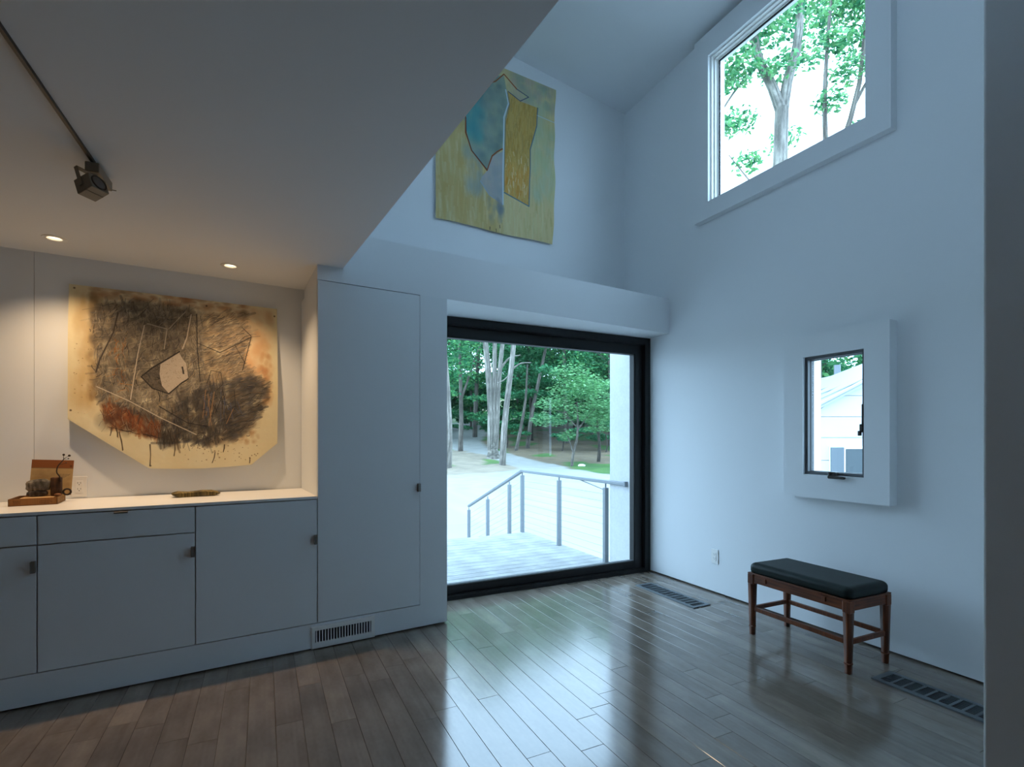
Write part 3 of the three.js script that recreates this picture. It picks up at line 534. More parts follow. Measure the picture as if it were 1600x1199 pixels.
    rough(g, [[0.551, 0.16], [0.576, 0.233], [0.537, 0.32], [0.53, 0.56], [0.527, 0.824]], W, H, 13, pale, 0.8); rough(g, [[0.566, 0.17], [0.586, 0.233], [0.55, 0.33], [0.54, 0.56], [0.538, 0.74]], W, H, 6, steel, 0.6);
    rough(g, [[0.23, 0.33], [0.23, 0.471], [0.276, 0.56], [0.398, 0.649], [0.439, 0.562], [0.48, 0.53], [0.523, 0.505]], W, H, 10, rust, 0.85); rough(g, [[0.235, 0.385], [0.236, 0.471], [0.281, 0.56], [0.4, 0.645]], W, H, 4, dark, 0.8);
    rough(g, [[0.40, 0.16], [0.467, 0.131], [0.537, 0.073], [0.645, 0.134]], W, H, 10, rust, 0.85); rough(g, [[0.645, 0.134], [0.747, 0.158], [0.674, 0.197], [0.572, 0.165]], W, H, 8, [84, 94, 112], 0.8); rough(g, [[0.826, 0.248], [0.98, 0.259]], W, H, 8, pale, 0.7);
    rough(g, [[0.344, 0.719], [0.412, 0.784], [0.45, 0.8]], W, H, 7, [150, 176, 196], 0.7); rough(g, [[0.985, 0.36], [0.98, 0.42]], W, H, 8, [110, 70, 60], 0.6);
    blot(g, 0.505 * W, 0.85 * H, 42, [86, 116, 150], 0.8, 1.4); for (let i = 0; i < 24; i++) blot(g, rr(0.41, 0.52) * W, rr(0.8, 0.93) * H, rr(12, 34), [128, 138, 140], 0.3, 1.7);
    for (const [x, y] of [[0.42, 0.965], [0.47, 0.97], [0.5, 0.945]]) rough(g, [[x, y], [x, y + 0.015]], W, H, 5, [50, 50, 46], 0.8);
  });
  const wav = (v) => 0.012 * Math.sin(v * 11 + 0.6) * v + 0.006 * Math.sin(v * 23);
  const g = sheet(30, 50, (s, t) => {
    const top = 4.6 - 0.075 * s, bot = 3.1 - 0.036 * s + 0.006 * Math.sin(s * 9), y = top + (bot - top) * t, v = (4.62 - y) / 1.56;
    const x = 1.292 + (1.166 + (s > 0.5 ? wav(v) - 0.026 * v : 0) * (s - 0.5) * 2) * s;
    return [x, y, -4.096 + 0.006 + 0.012 * v + 0.008 * Math.abs(Math.sin(v * 8 + 1)) * s, (x - 1.285) / 1.19, v];
  }, 0.0015);
  single('painting', 'S', [1.88, 3.06, -4.098], g, std('#ffffff', { map, roughness: 0.85 }), { label: 'tall pale yellow and teal abstract painting on unframed canvas hung on the upper wall', category: 'painting' });
}

// ---------- small things on the countertop ----------
{
  const card = std('#a8733f', { roughness: 0.9, map: rep(mottle, 3, 3) });
  const print = canvas(512, 128, (g, W, H) => {
    g.fillStyle = '#a06a38'; g.fillRect(0, 0, W, H);
    for (let i = 0; i < 300; i++) { g.fillStyle = `rgba(${80 + rnd() * 40},${50 + rnd() * 30},20,0.06)`; g.fillRect(rnd() * W, 0, 2 + rnd() * 4, H); }
    g.fillStyle = '#5c3416';
    for (const [x, y, w, n] of [[50, 36, 80, 9], [56, 58, 70, 8], [60, 82, 64, 7], [330, 40, 120, 14], [318, 66, 140, 16], [330, 86, 100, 12]]) for (let k = 0; k < n; k++) g.fillRect(x + k * w / n, y + rnd() * 3, w / n * 0.62, 11 + rnd() * 4);
  });
  const y0 = 0.9105;
  const t = grp('cardboard_tray', 'C', [-0.757, y0, -3.585], { label: 'shallow brown cardboard tray on the white countertop', category: 'tray' });
  t.rotation.y += 0.02; t.base = [0, 0, 0];
  const W = 0.094, D = 0.1, Hh = 0.036, k = 0.004;
  part(t, 'bottom', box(-W, W, 0, k, -D, D), card);
  const front = new THREE.BoxGeometry(2 * W, Hh, k).translate(0, Hh / 2, D - k / 2);
  part(t, 'side', front, std('#ffffff', { map: print, roughness: 0.9 }), { label: 'printed front side' });
  part(t, 'side', box(-W, W, 0, Hh, -D, -D + k), card); part(t, 'side', box(-W, -W + k, 0, Hh, -D, D), card); part(t, 'side', box(W - k, W, 0, Hh, -D, D), std('#b98a54', { roughness: 0.9, map: rep(mottle, 2, 2) }));
  part(t, 'flap', rbox(-W + 0.04, W - 0.02, Hh - 0.002, Hh + 0.001, -0.01, D - 0.01, 0.001), std('#c79f6c', { roughness: 0.9 }));
  // leaning picture card
  const pic = canvas(340, 370, (g, Wc, Hc) => {
    g.fillStyle = '#b9945f'; g.fillRect(0, 0, Wc, Hc);
    for (let i = 0; i < 90; i++) blot(g, rnd() * Wc, rr(0.2, 1) * Hc, rr(14, 46), pick([[206, 172, 118], [150, 112, 66], [186, 150, 100]]), 0.2);
    g.fillStyle = '#8a4d1f'; g.fillRect(0, 0, Wc, 0.24 * Hc); g.fillStyle = '#7c6a48'; g.fillRect(0, 0.23 * Hc, Wc, 5);
    for (let i = 0; i < 10; i++) stroke(g, [[0.62 + i * 0.03, 0.62 - i * 0.02], [0.66 + i * 0.03, 0.4]], Wc, Hc, rr(3, 9), [104, 84, 62], 0.4);
    for (let i = 0; i < 4; i++) stroke(g, [[0.04, 0.32 + i * 0.035], [0.34, 0.32 + i * 0.035]], Wc, Hc, 2, [120, 92, 56], 0.6);
    blot(g, 0.94 * Wc, 0.17 * Hc, 14, [70, 34, 14], 0.7);
  });
  const c = single('picture_card', 'C', [-0.716, y0 + 0.0375, -3.62], new THREE.BoxGeometry(0.172, 0.19, 0.004).translate(-0.716, y0 + 0.1325, -3.62), std('#ffffff', { map: pic, roughness: 0.85 }), { label: 'brown picture card with a dark top band leaning in the cardboard tray', category: 'card' });
  c.rotation.set(-0.1, CAB, -0.05, 'YXZ');
  const lump = (sx, sy, sz, n, s0) => { const g = new THREE.IcosahedronGeometry(1, n).toNonIndexed(), p = g.attributes.position, v = new THREE.Vector3(); for (let i = 0; i < p.count; i++) { v.fromBufferAttribute(p, i); const q = 1 + 0.09 * Math.sin(v.x * 5 + s0) * Math.cos(v.y * 6 + s0 * 2) + 0.05 * Math.sin(v.z * 11 + s0 * 3); const w = (a) => Math.sign(a) * Math.pow(Math.abs(a), 0.6); p.setXYZ(i, w(v.x) * q * sx, w(v.y) * q * sy, w(v.z) * q * sz); } g.computeVertexNormals(); return uvm(g); };
  const grey = std('#b3a692', { roughness: 0.95, map: rep(barkTex, 6, 6) }), brown = std('#6d4526', { roughness: 0.85, map: rep(barkTex, 5, 5) }), dk = std('#2e2018', { roughness: 0.8 });
  const shelfY = y0 + Hh + 0.001;
  single('driftwood', 'C', [-0.752, shelfY + 0.026, -3.568], lump(0.05, 0.032, 0.016, 3, 1).rotateZ(0.06).translate(-0.752, shelfY + 0.06, -3.568), grey, { label: 'grey weathered driftwood chunk in front of the picture card', category: 'driftwood' });
  single('driftwood', 'C', [-0.76, shelfY, -3.565], lump(0.042, 0.016, 0.014, 3, 2).translate(-0.755, shelfY + 0.017, -3.565), std('#8a7e72', { roughness: 0.95, map: rep(barkTex, 6, 6) }), { label: 'dark grey driftwood strip under the larger driftwood chunk', category: 'driftwood' });
  single('wood_block', 'C', [-0.677, shelfY, -3.565], uvm(rbox(-0.703, -0.657, shelfY, shelfY + 0.1, -3.582, -3.55, 0.008, 2)), brown, { label: 'upright brown bark block holding a twig in the cardboard tray', category: 'wood block' });
  single('nut', 'C', [-0.668, shelfY, -3.535], new THREE.SphereGeometry(0.012, 14, 10).scale(1.3, 0.7, 1).translate(-0.668, shelfY + 0.0085, -3.532), std('#7a4a22', { roughness: 0.6 }), { label: 'small round brown nut at the foot of the bark block', category: 'nut' });
  single('ring', 'C', [-0.638, shelfY, -3.55], new THREE.TorusGeometry(0.0155, 0.0045, 8, 20).translate(-0.634, shelfY + 0.0205, -3.55), dk, { label: 'small dark ring standing beside the bark block', category: 'ring' });
  const tw = grp('twig', 'C', [-0.67, shelfY + 0.08, -3.556], { label: 'thin dark twig with round buds rising from the bark block', category: 'twig' });
  const q = (x, y) => [-0.67 + x, shelfY + y, -3.546];
  part(tw, 'stem', [tube([q(0.012, 0.075), q(0.006, 0.105), q(-0.005, 0.125), q(-0.003, 0.15), q(0.003, 0.165), q(0.015, 0.182), q(0.024, 0.197)], 0.0034, 0.0022, 16), tube([q(0.024, 0.197), q(0.022, 0.206), q(0.024, 0.217)], 0.0016, 0.001, 6), tube([q(0.024, 0.197), q(0.034, 0.205), q(0.045, 0.213)], 0.0016, 0.001, 6), tube([q(0.004, 0.167), q(0.016, 0.169), q(0.032, 0.175)], 0.0013, 0.0008, 6), tube([q(0.026, 0.194), q(0.042, 0.197)], 0.0012, 0.0008, 4)], dk);
  for (const [x, y, r] of [[0.023, 0.219, 0.0056], [0.046, 0.214, 0.006], [0.042, 0.198, 0.0034], [0.033, 0.176, 0.0026]]) part(tw, 'bud', new THREE.SphereGeometry(r, 10, 8).translate(...q(x, y)), dk);
  // flat tan slab of bark lying on the counter
  const N = 40, g = new THREE.BoxGeometry(0.235, 0.024, 0.12, N, 2, 10), p = g.attributes.position;
  for (let i = 0; i < p.count; i++) {
    const x = p.getX(i), y = p.getY(i), z = p.getZ(i), e = Math.min(1, (0.1175 - Math.abs(x)) / 0.03), tip = x > 0.09 ? 0.006 * Math.sin(z * 160) : x < -0.09 ? 0.004 * Math.sin(z * 90) : 0;
    p.setXYZ(i, x + tip, y * (0.45 + 0.55 * e) + 0.002 * Math.sin(x * 40) + (y > 0 ? 0.0018 * Math.sin(z * 130 + x * 30) : 0) + (y < 0 ? 0.004 * (1 - e) + 0.003 * Math.cos(z * 40) * 0 : 0), z * (0.8 + 0.2 * e) + 0.006 * Math.sin(x * 25));
  }
  g.computeVertexNormals();
  single('bark_slab', 'C', [-0.05, 0.91, -3.57], uvm(g).rotateY(0.12).translate(-0.05, 0.9245, -3.57), std('#a08a52', { roughness: 0.9, map: rep(barkTex, 8, 3) }), { label: 'flat tan bark slab with a ragged end on the white countertop', category: 'bark slab' });
}

// ---------- outside: deck, stair, railing, outer walls ----------
const DK = -0.15;
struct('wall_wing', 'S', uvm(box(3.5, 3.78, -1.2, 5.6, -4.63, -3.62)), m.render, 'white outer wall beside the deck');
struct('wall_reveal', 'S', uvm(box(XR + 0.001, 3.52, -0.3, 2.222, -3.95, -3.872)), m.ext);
{
  const d = grp('deck', 'S', [1.0, DK, -5.3], { label: 'pale grey board deck outside the glass door', category: 'deck' });
  const x0 = -2.6, x1 = 3.56, w = 0.14; let k = 0;
  for (let z = -6.74; z < -3.9; z += w) part(d, 'deck_board', uvm(rbox(x0, x1 - (z > -4.75 ? 0.06 : 0), DK - 0.028, DK, z + 0.003, Math.min(z + w - 0.003, -3.88), 0.003), 1, true), m.deck);
  part(d, 'joist_frame', [box(x0, x1, DK - 0.24, DK - 0.03, -6.7, -6.66), box(x0, x0 + 0.04, DK - 0.24, DK - 0.03, -6.7, -3.9), box(x1 - 0.1, x1 - 0.06, DK - 0.24, DK - 0.03, -6.7, -3.9), ...[-1.4, -0.2, 1, 2.2].map((x) => box(x, x + 0.04, DK - 0.24, DK - 0.03, -6.7, -3.9))], m.deck);
  for (const [x, z] of [[-2.5, -6.6], [0.4, -6.6], [3.4, -6.6], [0.4, -4.4], [-2.5, -4.4]]) part(d, 'pier', box(x - 0.06, x + 0.06, -1.1, DK - 0.24, z - 0.06, z + 0.06), m.deck);
  const st = grp('stair', 'S', [2.4, -1.0, -7.9], { label: 'wooden steps leading down from the deck', category: 'stairs' });
  for (let i = 0; i < 6; i++) part(st, 'tread', uvm(rbox(1.2, 3.44, DK - 0.03 - 0.13 * (i + 1), DK - 0.13 * (i + 1), -6.76 - 0.36 * (i + 1), -6.76 - 0.36 * i, 0.003), 1, true), m.deck);
  for (const x of [1.26, 3.4]) part(st, 'stringer', tube([[x, -0.34, -6.78], [x, -1.02, -8.9]], 0.05, 0.05, 2, 4), m.deck);
}
{
  const xr = 3.492, r = grp('deck_railing', 'S', [xr, DK, -6.4], { label: 'steel cable railing along the deck and down the steps', category: 'railing' });
  const P = [[-4.70, DK, 0.758], [-5.71, DK, 0.768], [-6.765, DK, 0.765], [-7.21, -0.28, 0.592], [-8.075, -0.62, 0.27], [-8.97, -0.95, -0.03]];
  P.forEach(([z, y0, y1]) => { const p = part(r, 'post', [rbox(xr - 0.025, xr + 0.025, y0, y1 - 0.06, z - 0.025, z + 0.025, 0.004)], m.steel); part(p, 'bracket', rod([xr, y1 - 0.07, z], [xr, y1 - 0.015, z], 0.009), m.steel); });
  const bar = (a, b) => { const A = new THREE.Vector3(xr, a[1], a[0]), B = new THREE.Vector3(xr, b[1], b[0]), d = B.clone().sub(A); return new RoundedBoxGeometry(0.055, 0.04, d.length() + 0.02, 2, 0.008).applyQuaternion(new THREE.Quaternion().setFromUnitVectors(new THREE.Vector3(0, 0, 1), d.normalize())).translate((A.x + B.x) / 2, (A.y + B.y) / 2, (A.z + B.z) / 2); };
  const hr = part(r, 'handrail', [bar([-4.33, 0.766], [-6.765, 0.772]), bar([-6.765, 0.772], [-8.97, -0.018])], m.steel);
  part(hr, 'end_cap', rbox(xr - 0.032, xr + 0.03, 0.738, 0.794, -4.35, -4.318, 0.004), m.steel);
  part(r, 'brace', rod([xr, 0.755, -5.25], [xr, 0.67, -4.72], 0.006), m.steel);
  for (let k = 1; k <= 9; k++) { const f = k / 10; part(r, 'cable', [rod([xr, DK + f * 0.86, -4.63], [xr, DK + f * 0.86, -6.765], 0.0016, 5), rod([xr, DK + f * 0.86, -6.765], [xr, -0.95 + f * 0.86, -8.97], 0.0016, 5)], m.steel); }
}

// ---------- ground ----------
const SN = Math.sin(TURN), CN = Math.cos(TURN);
const GD = [[-200, -1], [12, -1], [20, -0.6], [26, -0.35], [30, 0], [36, 0.6], [45, 1.6], [58, 3.0], [75, 6.5], [95, 11], [300, 14]];
function ground(x, z) {                                                      // the ground climbs away from the house
  const d = x * SN - z * CN;
  for (let i = 1; i < GD.length; i++) if (d <= GD[i][0]) { const [a, b] = GD[i - 1], [c, e] = GD[i]; return b + (e - b) * (d - a) / (c - a); }
  return 4;
}
{
  const road = [[14.77, -19.45], [14.56, -21.83], [14.38, -25.53], [14.33, -30.16], [14.41, -33.31], [15.52, -37.18], [17.26, -40.62], [18.79, -43.46], [22, -54], [18.4, -56], [16.6, -47.5], [14.3, -42.5], [11.6, -36.6], [11.3, -34.6], [12.3, -32], [12.58, -29.6], [12.5, -26.75], [11.9, -23.64], [11.46, -23.35], [9.69, -22.57], [7.76, -22.71], [0, -23.5], [-30, -24], [-30, 6], [60, 6], [40, -10], [19, -16.5]];
  const island = [[11.9, -23.64], [11.46, -23.35], [9.69, -22.57], [7.76, -22.71], [0, -23.5], [-14, -24], [-10, -40], [8, -40], [11.6, -36.6], [11.3, -34.6], [12.3, -32], [12.58, -29.6], [12.5, -26.75]];
  const ax = [], az = [];
  for (let x = -60; x < 90;) { ax.push(x); x += x > 3 && x < 26 ? 0.28 : 2.5; }
  for (let z = -110; z < 14;) { az.push(z); z += z > -50 && z < -18 ? 0.28 : 2; }
  const P = [], C = [], I = [], nx = ax.length, h2 = (x, z) => { const s = Math.sin(x * 127.1 + z * 311.7) * 43758.5453; return s - Math.floor(s); }, vn = (x, z) => { const a = Math.floor(x), b = Math.floor(z), f = x - a, g = z - b; return (h2(a, b) * (1 - f) + h2(a + 1, b) * f) * (1 - g) + (h2(a, b + 1) * (1 - f) + h2(a + 1, b + 1) * f) * g; };
  az.forEach((z) => ax.forEach((x) => {
    const wx = x + 0.3 * (vn(x * 1.3, z * 1.3) - 0.5), wz = z + 0.3 * (vn(x * 1.3 + 9, z * 1.3) - 0.5);
    const onRoad = inside(road, wx, wz), isl = !onRoad && inside(island, wx, wz), n = vn(x * 2.1, z * 2.1), n2 = vn(x * 0.5 + 5, z * 0.5), n3 = vn(x * 5, z * 5);
    let c;
    if (onRoad) { const v = 0.25 + 0.08 * n3; c = [v, v * 0.98, v * 0.93]; }
    else if (isl) c = n2 > 0.6 && z < -26 ? [0.06 + 0.04 * n, 0.13 + 0.06 * n, 0.04] : [0.2 + 0.12 * n3, 0.165 + 0.1 * n3, 0.125 + 0.07 * n3];
    else c = n2 > (x * SN - z * CN > 55 ? 0.3 : 0.62) ? [0.035 + 0.03 * n, 0.1 + 0.06 * n, 0.025] : [0.11 + 0.09 * n3, 0.085 + 0.06 * n3, 0.055 + 0.035 * n3];
    P.push(x, ground(x, z) - (x > -6 && x < 4 && z > -5 ? 0.15 : 0) + (onRoad ? 0 : 0.12 * (n - 0.5)), z); C.push(...c);
  }));
  for (let j = 0; j < az.length - 1; j++) for (let i = 0; i < nx - 1; i++) { const a = j * nx + i; I.push(a, a + nx, a + nx + 1, a, a + nx + 1, a + 1); }
  const g = new THREE.BufferGeometry(); g.setAttribute('position', new THREE.Float32BufferAttribute(P, 3)); g.setAttribute('color', new THREE.Float32BufferAttribute(C, 3)); g.setIndex(I); g.computeVertexNormals();
  const o = shade(new THREE.Mesh(g, std('#ffffff', { vertexColors: true, roughness: 0.95 }))); o.name = 'ground'; tag(o, { kind: 'structure', label: 'gravel drive, mulch and forest floor outside' }); scene.add(o);
}

// ---------- trees ----------
const leafGeo = (() => { const g = new THREE.BufferGeometry(); g.setAttribute('position', new THREE.Float32BufferAttribute([0, 0, -0.5, 0.24, 0.05, 0.02, 0, 0, 0.5, 0, 0, -0.5, 0, 0, 0.5, -0.24, 0.05, 0.02], 3)); g.computeVertexNormals(); return g; })();
const leafMat = phy('#ffffff', { roughness: 0.9, transmission: 0.35, thickness: 0, ior: 1.3, specularIntensity: 0.3 });
const bark = { pale: std('#a8a197', { roughness: 0.95, map: rep(limbTex, 3, 1) }), grey: std('#857d74', { roughness: 0.95, map: rep(limbTex, 3, 1) }), dark: std('#5c544c', { roughness: 0.95, map: rep(limbTex, 3, 1) }) };
const greens = { mid: [[0.055, 0.24, 0.1], [0.09, 0.31, 0.13], [0.035, 0.17, 0.08], [0.15, 0.39, 0.14]], light: [[0.17, 0.41, 0.18], [0.23, 0.49, 0.22], [0.13, 0.33, 0.15], [0.29, 0.55, 0.27]], deep: [[0.035, 0.16, 0.07], [0.05, 0.21, 0.095], [0.08, 0.27, 0.12]] };
function foliage(parent, blobs, size, cols, flat = 0.6) {
  const n = blobs.reduce((a, b) => a + b.n, 0), im = new THREE.InstancedMesh(leafGeo, leafMat, n), o = new THREE.Object3D(), c = new THREE.Color(); let k = 0;
  for (const b of blobs) for (let i = 0; i < b.n; i++) {
    const u = rr(-1, 1), t = rr(0, 6.283), q = Math.pow(rnd(), 0.45), s = Math.sqrt(1 - u * u);
    o.position.set(b.c[0] + b.r[0] * q * s * Math.cos(t), b.c[1] + b.r[1] * q * u, b.c[2] + b.r[2] * q * s * Math.sin(t));
    o.rotation.set(rr(-1, 1) * (1.6 - flat), rr(0, 6.28), rr(-1, 1) * (1.6 - flat)); o.scale.setScalar(size * rr(0.65, 1.35)); o.updateMatrix();
    im.setMatrixAt(k, o.matrix); const g = pick(cols), f = rr(0.85, 1.15); im.setColorAt(k, c.setRGB(g[0] * f, g[1] * f, g[2] * f)); k++;
  }
  im.name = 'foliage'; im.userData.kind = 'stuff'; shade(im); parent.add(im);
}
function tree(name, [x, z], limbs, blobs, o) {
  const t = new THREE.Group(); t.name = numbered(name); t.position.set(x, ground(x, z) - 0.1, z); scene.add(t);
  tag(t, { label: o.label, category: o.category ?? 'tree', group: o.group });
  const [main, ...rest] = limbs;
  const add = (n, L) => { const e = shade(new THREE.Mesh(M(L.map((l) => tube(l.p, l.r[0], l.r[1], l.seg ?? 10, 8))), o.bark)); e.name = n; t.add(e); };
  add('trunk', [].concat(main)); if (rest.length) add('branches', rest);
  foliage(t, blobs, o.leaf, o.cols, o.flat);
  return t;
}
const crown = (n, [x, y, z], R, H, k, leafN) => Array.from({ length: k }, () => { const a = rr(0, 6.28), q = Math.sqrt(rnd()) * R; return { c: [x + q * Math.cos(a), y + rr(-1, 1) * H, z + q * Math.sin(a)], r: [R * rr(0.35, 0.6), H * rr(0.16, 0.3), R * rr(0.35, 0.6)], n: leafN }; });
const P3 = (d, l) => [d * SN + l * CN, -d * CN + l * SN];                    // along the drive, away from the house, and across it
const acr = (l) => [l * CN, l * SN];                                         // offset across
const pt = (l, y) => [acr(l)[0], y, acr(l)[1]];
// named trees near the drive
tree('oak_tree', P3(30.9, -1.17), [[{ p: [pt(0, -0.1), pt(-0.1, 0.6), pt(-0.12, 3.2), pt(-0.34, 6), pt(-0.6, 8.4), pt(-1.2, 12)], r: [0.26, 0.12], seg: 16 }, { p: [pt(0.02, 0), pt(0.06, 2.5), pt(0.1, 5), pt(0.12, 8), pt(0.1, 12)], r: [0.2, 0.1], seg: 14 }, { p: [pt(0.03, -0.1), pt(0.02, 0.5), pt(0.02, 1.1)], r: [0.5, 0.2], seg: 6 }, { p: [pt(0.1, 0), pt(0.24, 2), pt(0.34, 4.5), pt(0.58, 7), pt(0.8, 9), pt(1.3, 12)], r: [0.19, 0.1], seg: 14 }], { p: [pt(0.5, 5.6), pt(1.0, 6.2), pt(1.7, 6.4)], r: [0.08, 0.03] }],
  crown('', [0, 10.6, 0], 3.6, 2, 8, 240), { label: 'pale grey multi-stemmed tree at the edge of the mulch island', bark: bark.pale, leaf: 0.24, cols: greens.mid });
tree('slender_tree', P3(27.9, -0.53), [{ p: [pt(0, 0), pt(0.1, 2), pt(0.34, 4.3), pt(0.55, 6), pt(0.7, 8), pt(0.9, 11)], r: [0.2, 0.1], seg: 16 }, { p: [pt(0.55, 5.4), pt(1.0, 5.7), pt(1.6, 5.75)], r: [0.05, 0.02] }, { p: [pt(0.5, 5.2), pt(0.1, 4.8), pt(-0.3, 4.6)], r: [0.045, 0.02] }],
  crown('', [0.7, 10.2, 0], 2.6, 1.6, 6, 220), { label: 'slender pale trunked tree at the tip of the mulch island', bark: bark.pale, leaf: 0.22, cols: greens.mid });
tree('slender_tree', P3(26.7, -3.42), [{ p: [pt(0, 0), pt(0.06, 2), pt(-0.02, 4), pt(-0.3, 8), pt(-0.5, 12)], r: [0.26, 0.1], seg: 14 }], crown('', [-0.4, 11, 0], 3.2, 2.6, 8, 260), { label: 'pale straight trunked tree standing in the mulch by the gravel court', bark: bark.pale, leaf: 0.22, cols: greens.mid });
tree('slender_tree', P3(34.4, -3.5), [{ p: [pt(0, 0), pt(0.05, 2.5), pt(0, 5), pt(-0.15, 9)], r: [0.19, 0.07], seg: 12 }, { p: [pt(0.02, 3.5), pt(0.8, 5.8), pt(1.6, 8)], r: [0.09, 0.04] }], [...crown('', [0, 8.5, 0], 3, 3.4, 9, 260), ...crown('', [0, 4.3, 0], 2.4, 1.1, 4, 180)], { label: 'thin forked tree standing beside the far bend of the drive', bark: bark.grey, leaf: 0.24, cols: greens.mid });
tree('leaning_tree', P3(36.3, 1.1), [{ p: [pt(0, 0), pt(0.3, 2.4), pt(0.75, 4.6), pt(1.3, 7.2), pt(1.8, 10)], r: [0.17, 0.07], seg: 12 }], crown('', [1.4, 8.4, 0], 3, 3, 9, 280), { label: 'leaning grey tree at the forest edge behind the drive', bark: bark.grey, leaf: 0.25, cols: greens.mid });
tree('leaning_tree', P3(34.6, 0.25), [{ p: [pt(0, 0), pt(0.3, 1.4), pt(0.65, 3.4), pt(0.8, 6)], r: [0.14, 0.05], seg: 10 }], crown('', [0.7, 5.8, 0], 2.2, 1.8, 7, 260), { label: 'short bent tree between the slender trunk and the forest', bark: bark.grey, leaf: 0.24, cols: greens.deep });
tree('dogwood_tree', P3(27.7, 3.26), [{ p: [pt(0, 0), pt(0.1, 0.8), pt(0.28, 1.5), pt(0.34, 2.3), pt(0.3, 3.6)], r: [0.09, 0.04], seg: 10 }, { p: [pt(0.1, 0.8), pt(-0.1, 1.4), pt(-0.35, 2.1)], r: [0.05, 0.025] }, { p: [pt(0.3, 2), pt(0.9, 2.8), pt(1.3, 3.2)], r: [0.045, 0.02] }, { p: [pt(0.3, 2.2), pt(-0.5, 3), pt(-1.2, 3.2)], r: [0.045, 0.02] }],
  [[0.1, 4.3, 1.5, 0.3, 520], [-0.9, 3.5, 1.2, 0.25, 420], [1.2, 3.6, 1.2, 0.35, 520], [0.4, 3.0, 1.3, 0.25, 380], [1.5, 2.7, 1.0, 0.25, 420], [-1.3, 2.6, 1.0, 0.22, 260], [-0.1, 5.1, 1.2, 0.3, 380], [0.9, 4.6, 1.2, 0.3, 420], [-0.25, 1.75, 0.5, 0.18, 130], [1.9, 3.2, 0.9, 0.3, 300]].map(([l, y, r, h, n]) => ({ c: pt(l, y), r: [r, h * 1.9, r], n: Math.round(n * 1.4) })), { label: 'light green layered dogwood at the foot of the wooded bank', bark: bark.grey, leaf: 0.2, cols: greens.light, flat: 1.2 });
tree('dogwood_tree', P3(29.3, 5.0), [{ p: [pt(0, 0), pt(0.06, 0.9), pt(0, 1.8), pt(-0.1, 3)], r: [0.11, 0.05], seg: 8 }], [[0, 2, 0.9, 0.25, 240], [-0.4, 2.7, 1.1, 0.3, 300], [0.5, 3.4, 1.3, 0.4, 380], [0.1, 4.4, 1.4, 0.5, 420]].map(([l, y, r, h, n]) => ({ c: pt(l, y), r: [r, h, r], n })), { label: 'light green dogwood with a dark stem on the wooded bank', bark: bark.dark, leaf: 0.2, cols: greens.light, flat: 1.1 });
// the forest behind
const woods = [[40, -12], [39, -7.5], [46, -9], [52, -4.2], [41, 1.6], [39, 4.2], [38, 7.4], [40, 10.8], [47, 3.5], [46, 7.2], [48, 12], [52, 0.6], [55, 5], [56, 10], [58, -8], [60, -2], [42, 15], [45, -15], [60, 14], [37, 13.4], [43.5, -3.2], [50, 9.5], [44, 5.4], [49, -6.6], [54, 2.8]];
woods.forEach(([d, l], i) => {
  const H = rr(13, 17.5), lean = rr(-1.2, 1.2), b = i % 3, big = d > 44;
  tree('forest_tree', P3(d, l), [{ p: [pt(0, -0.2), pt(lean * 0.2, H * 0.3), pt(lean * 0.6, H * 0.6), pt(lean, H * 0.95)], r: [rr(0.13, 0.24), 0.06], seg: 10 }, ...[0, 1, 2, 3].map((k) => { const y = H * rr(0.3, 0.75), a = rr(-2.6, 2.6); return { p: [pt(lean * y / H * 0.8, y), pt(lean * y / H * 0.8 + a * 0.5, y + 0.9), pt(lean * y / H * 0.8 + a, y + rr(1.2, 2.4))], r: [0.06, 0.02], seg: 5 }; })],
    [...crown('', [lean * CN * 0.6, H * 0.66, 0], 3.3, H * 0.3, 15, 560), ...crown('', [0, H * 0.22, 0], 3.2, H * 0.12, 7, 480)], { label: ['leafy tree of the dense forest behind the drive', 'leafy tree of the dense forest behind the drive', 'leafy tree of the dense forest behind the drive'][b], group: 'trees of the forest behind the drive', bark: [bark.grey, bark.dark, bark.grey][b], leaf: big ? 0.3 : 0.26, cols: [greens.mid, greens.deep, greens.mid][b] });
});
[...[...Array(14).keys()].map((i) => [50 + 9 * ((i * 0.37) % 1), -17 + i * 2.6]), [34.5, 3.4], [33.5, 6.2], [36.2, -0.4], [36.5, 9.2], [43, -5.2], [41, -1.5], [35, 11.5], [45.5, 0.8]].forEach(([d, l]) => tree('understory_shrub', P3(d, l), [{ p: [pt(0, 0), pt(0.1, 0.6), pt(0, 1.3)], r: [0.05, 0.03], seg: 5 }], crown('', [0, d > 48 ? 2.6 : 1.7, 0], d > 48 ? 2 : 1.5, d > 48 ? 2.2 : 0.8, d > 48 ? 12 : 6, d > 48 ? 260 : 190), { label: 'dark green shrub growing under the forest trees', group: 'shrubs under the forest trees', category: 'shrub', bark: bark.dark, leaf: d > 48 ? 0.42 : 0.26, cols: greens.deep }));
single('rock', 'S', [...(() => { const [x, z] = P3(27.4, 3.75); return [x, ground(x, z) - 0.05, z]; })()], (() => { const [x, z] = P3(27.4, 3.75), g = new THREE.IcosahedronGeometry(0.16, 2), p = g.attributes.position; for (let i = 0; i < p.count; i++) p.setXYZ(i, p.getX(i) * (1.4 + 0.2 * Math.sin(p.getZ(i) * 20)), p.getY(i) * 0.6, p.getZ(i)); g.computeVertexNormals(); return g.translate(x, ground(x, z) + 0.04, z); })(), std('#cfcac2', { roughness: 0.9 }), { label: 'pale rock beside the dogwood stem', category: 'rock' });

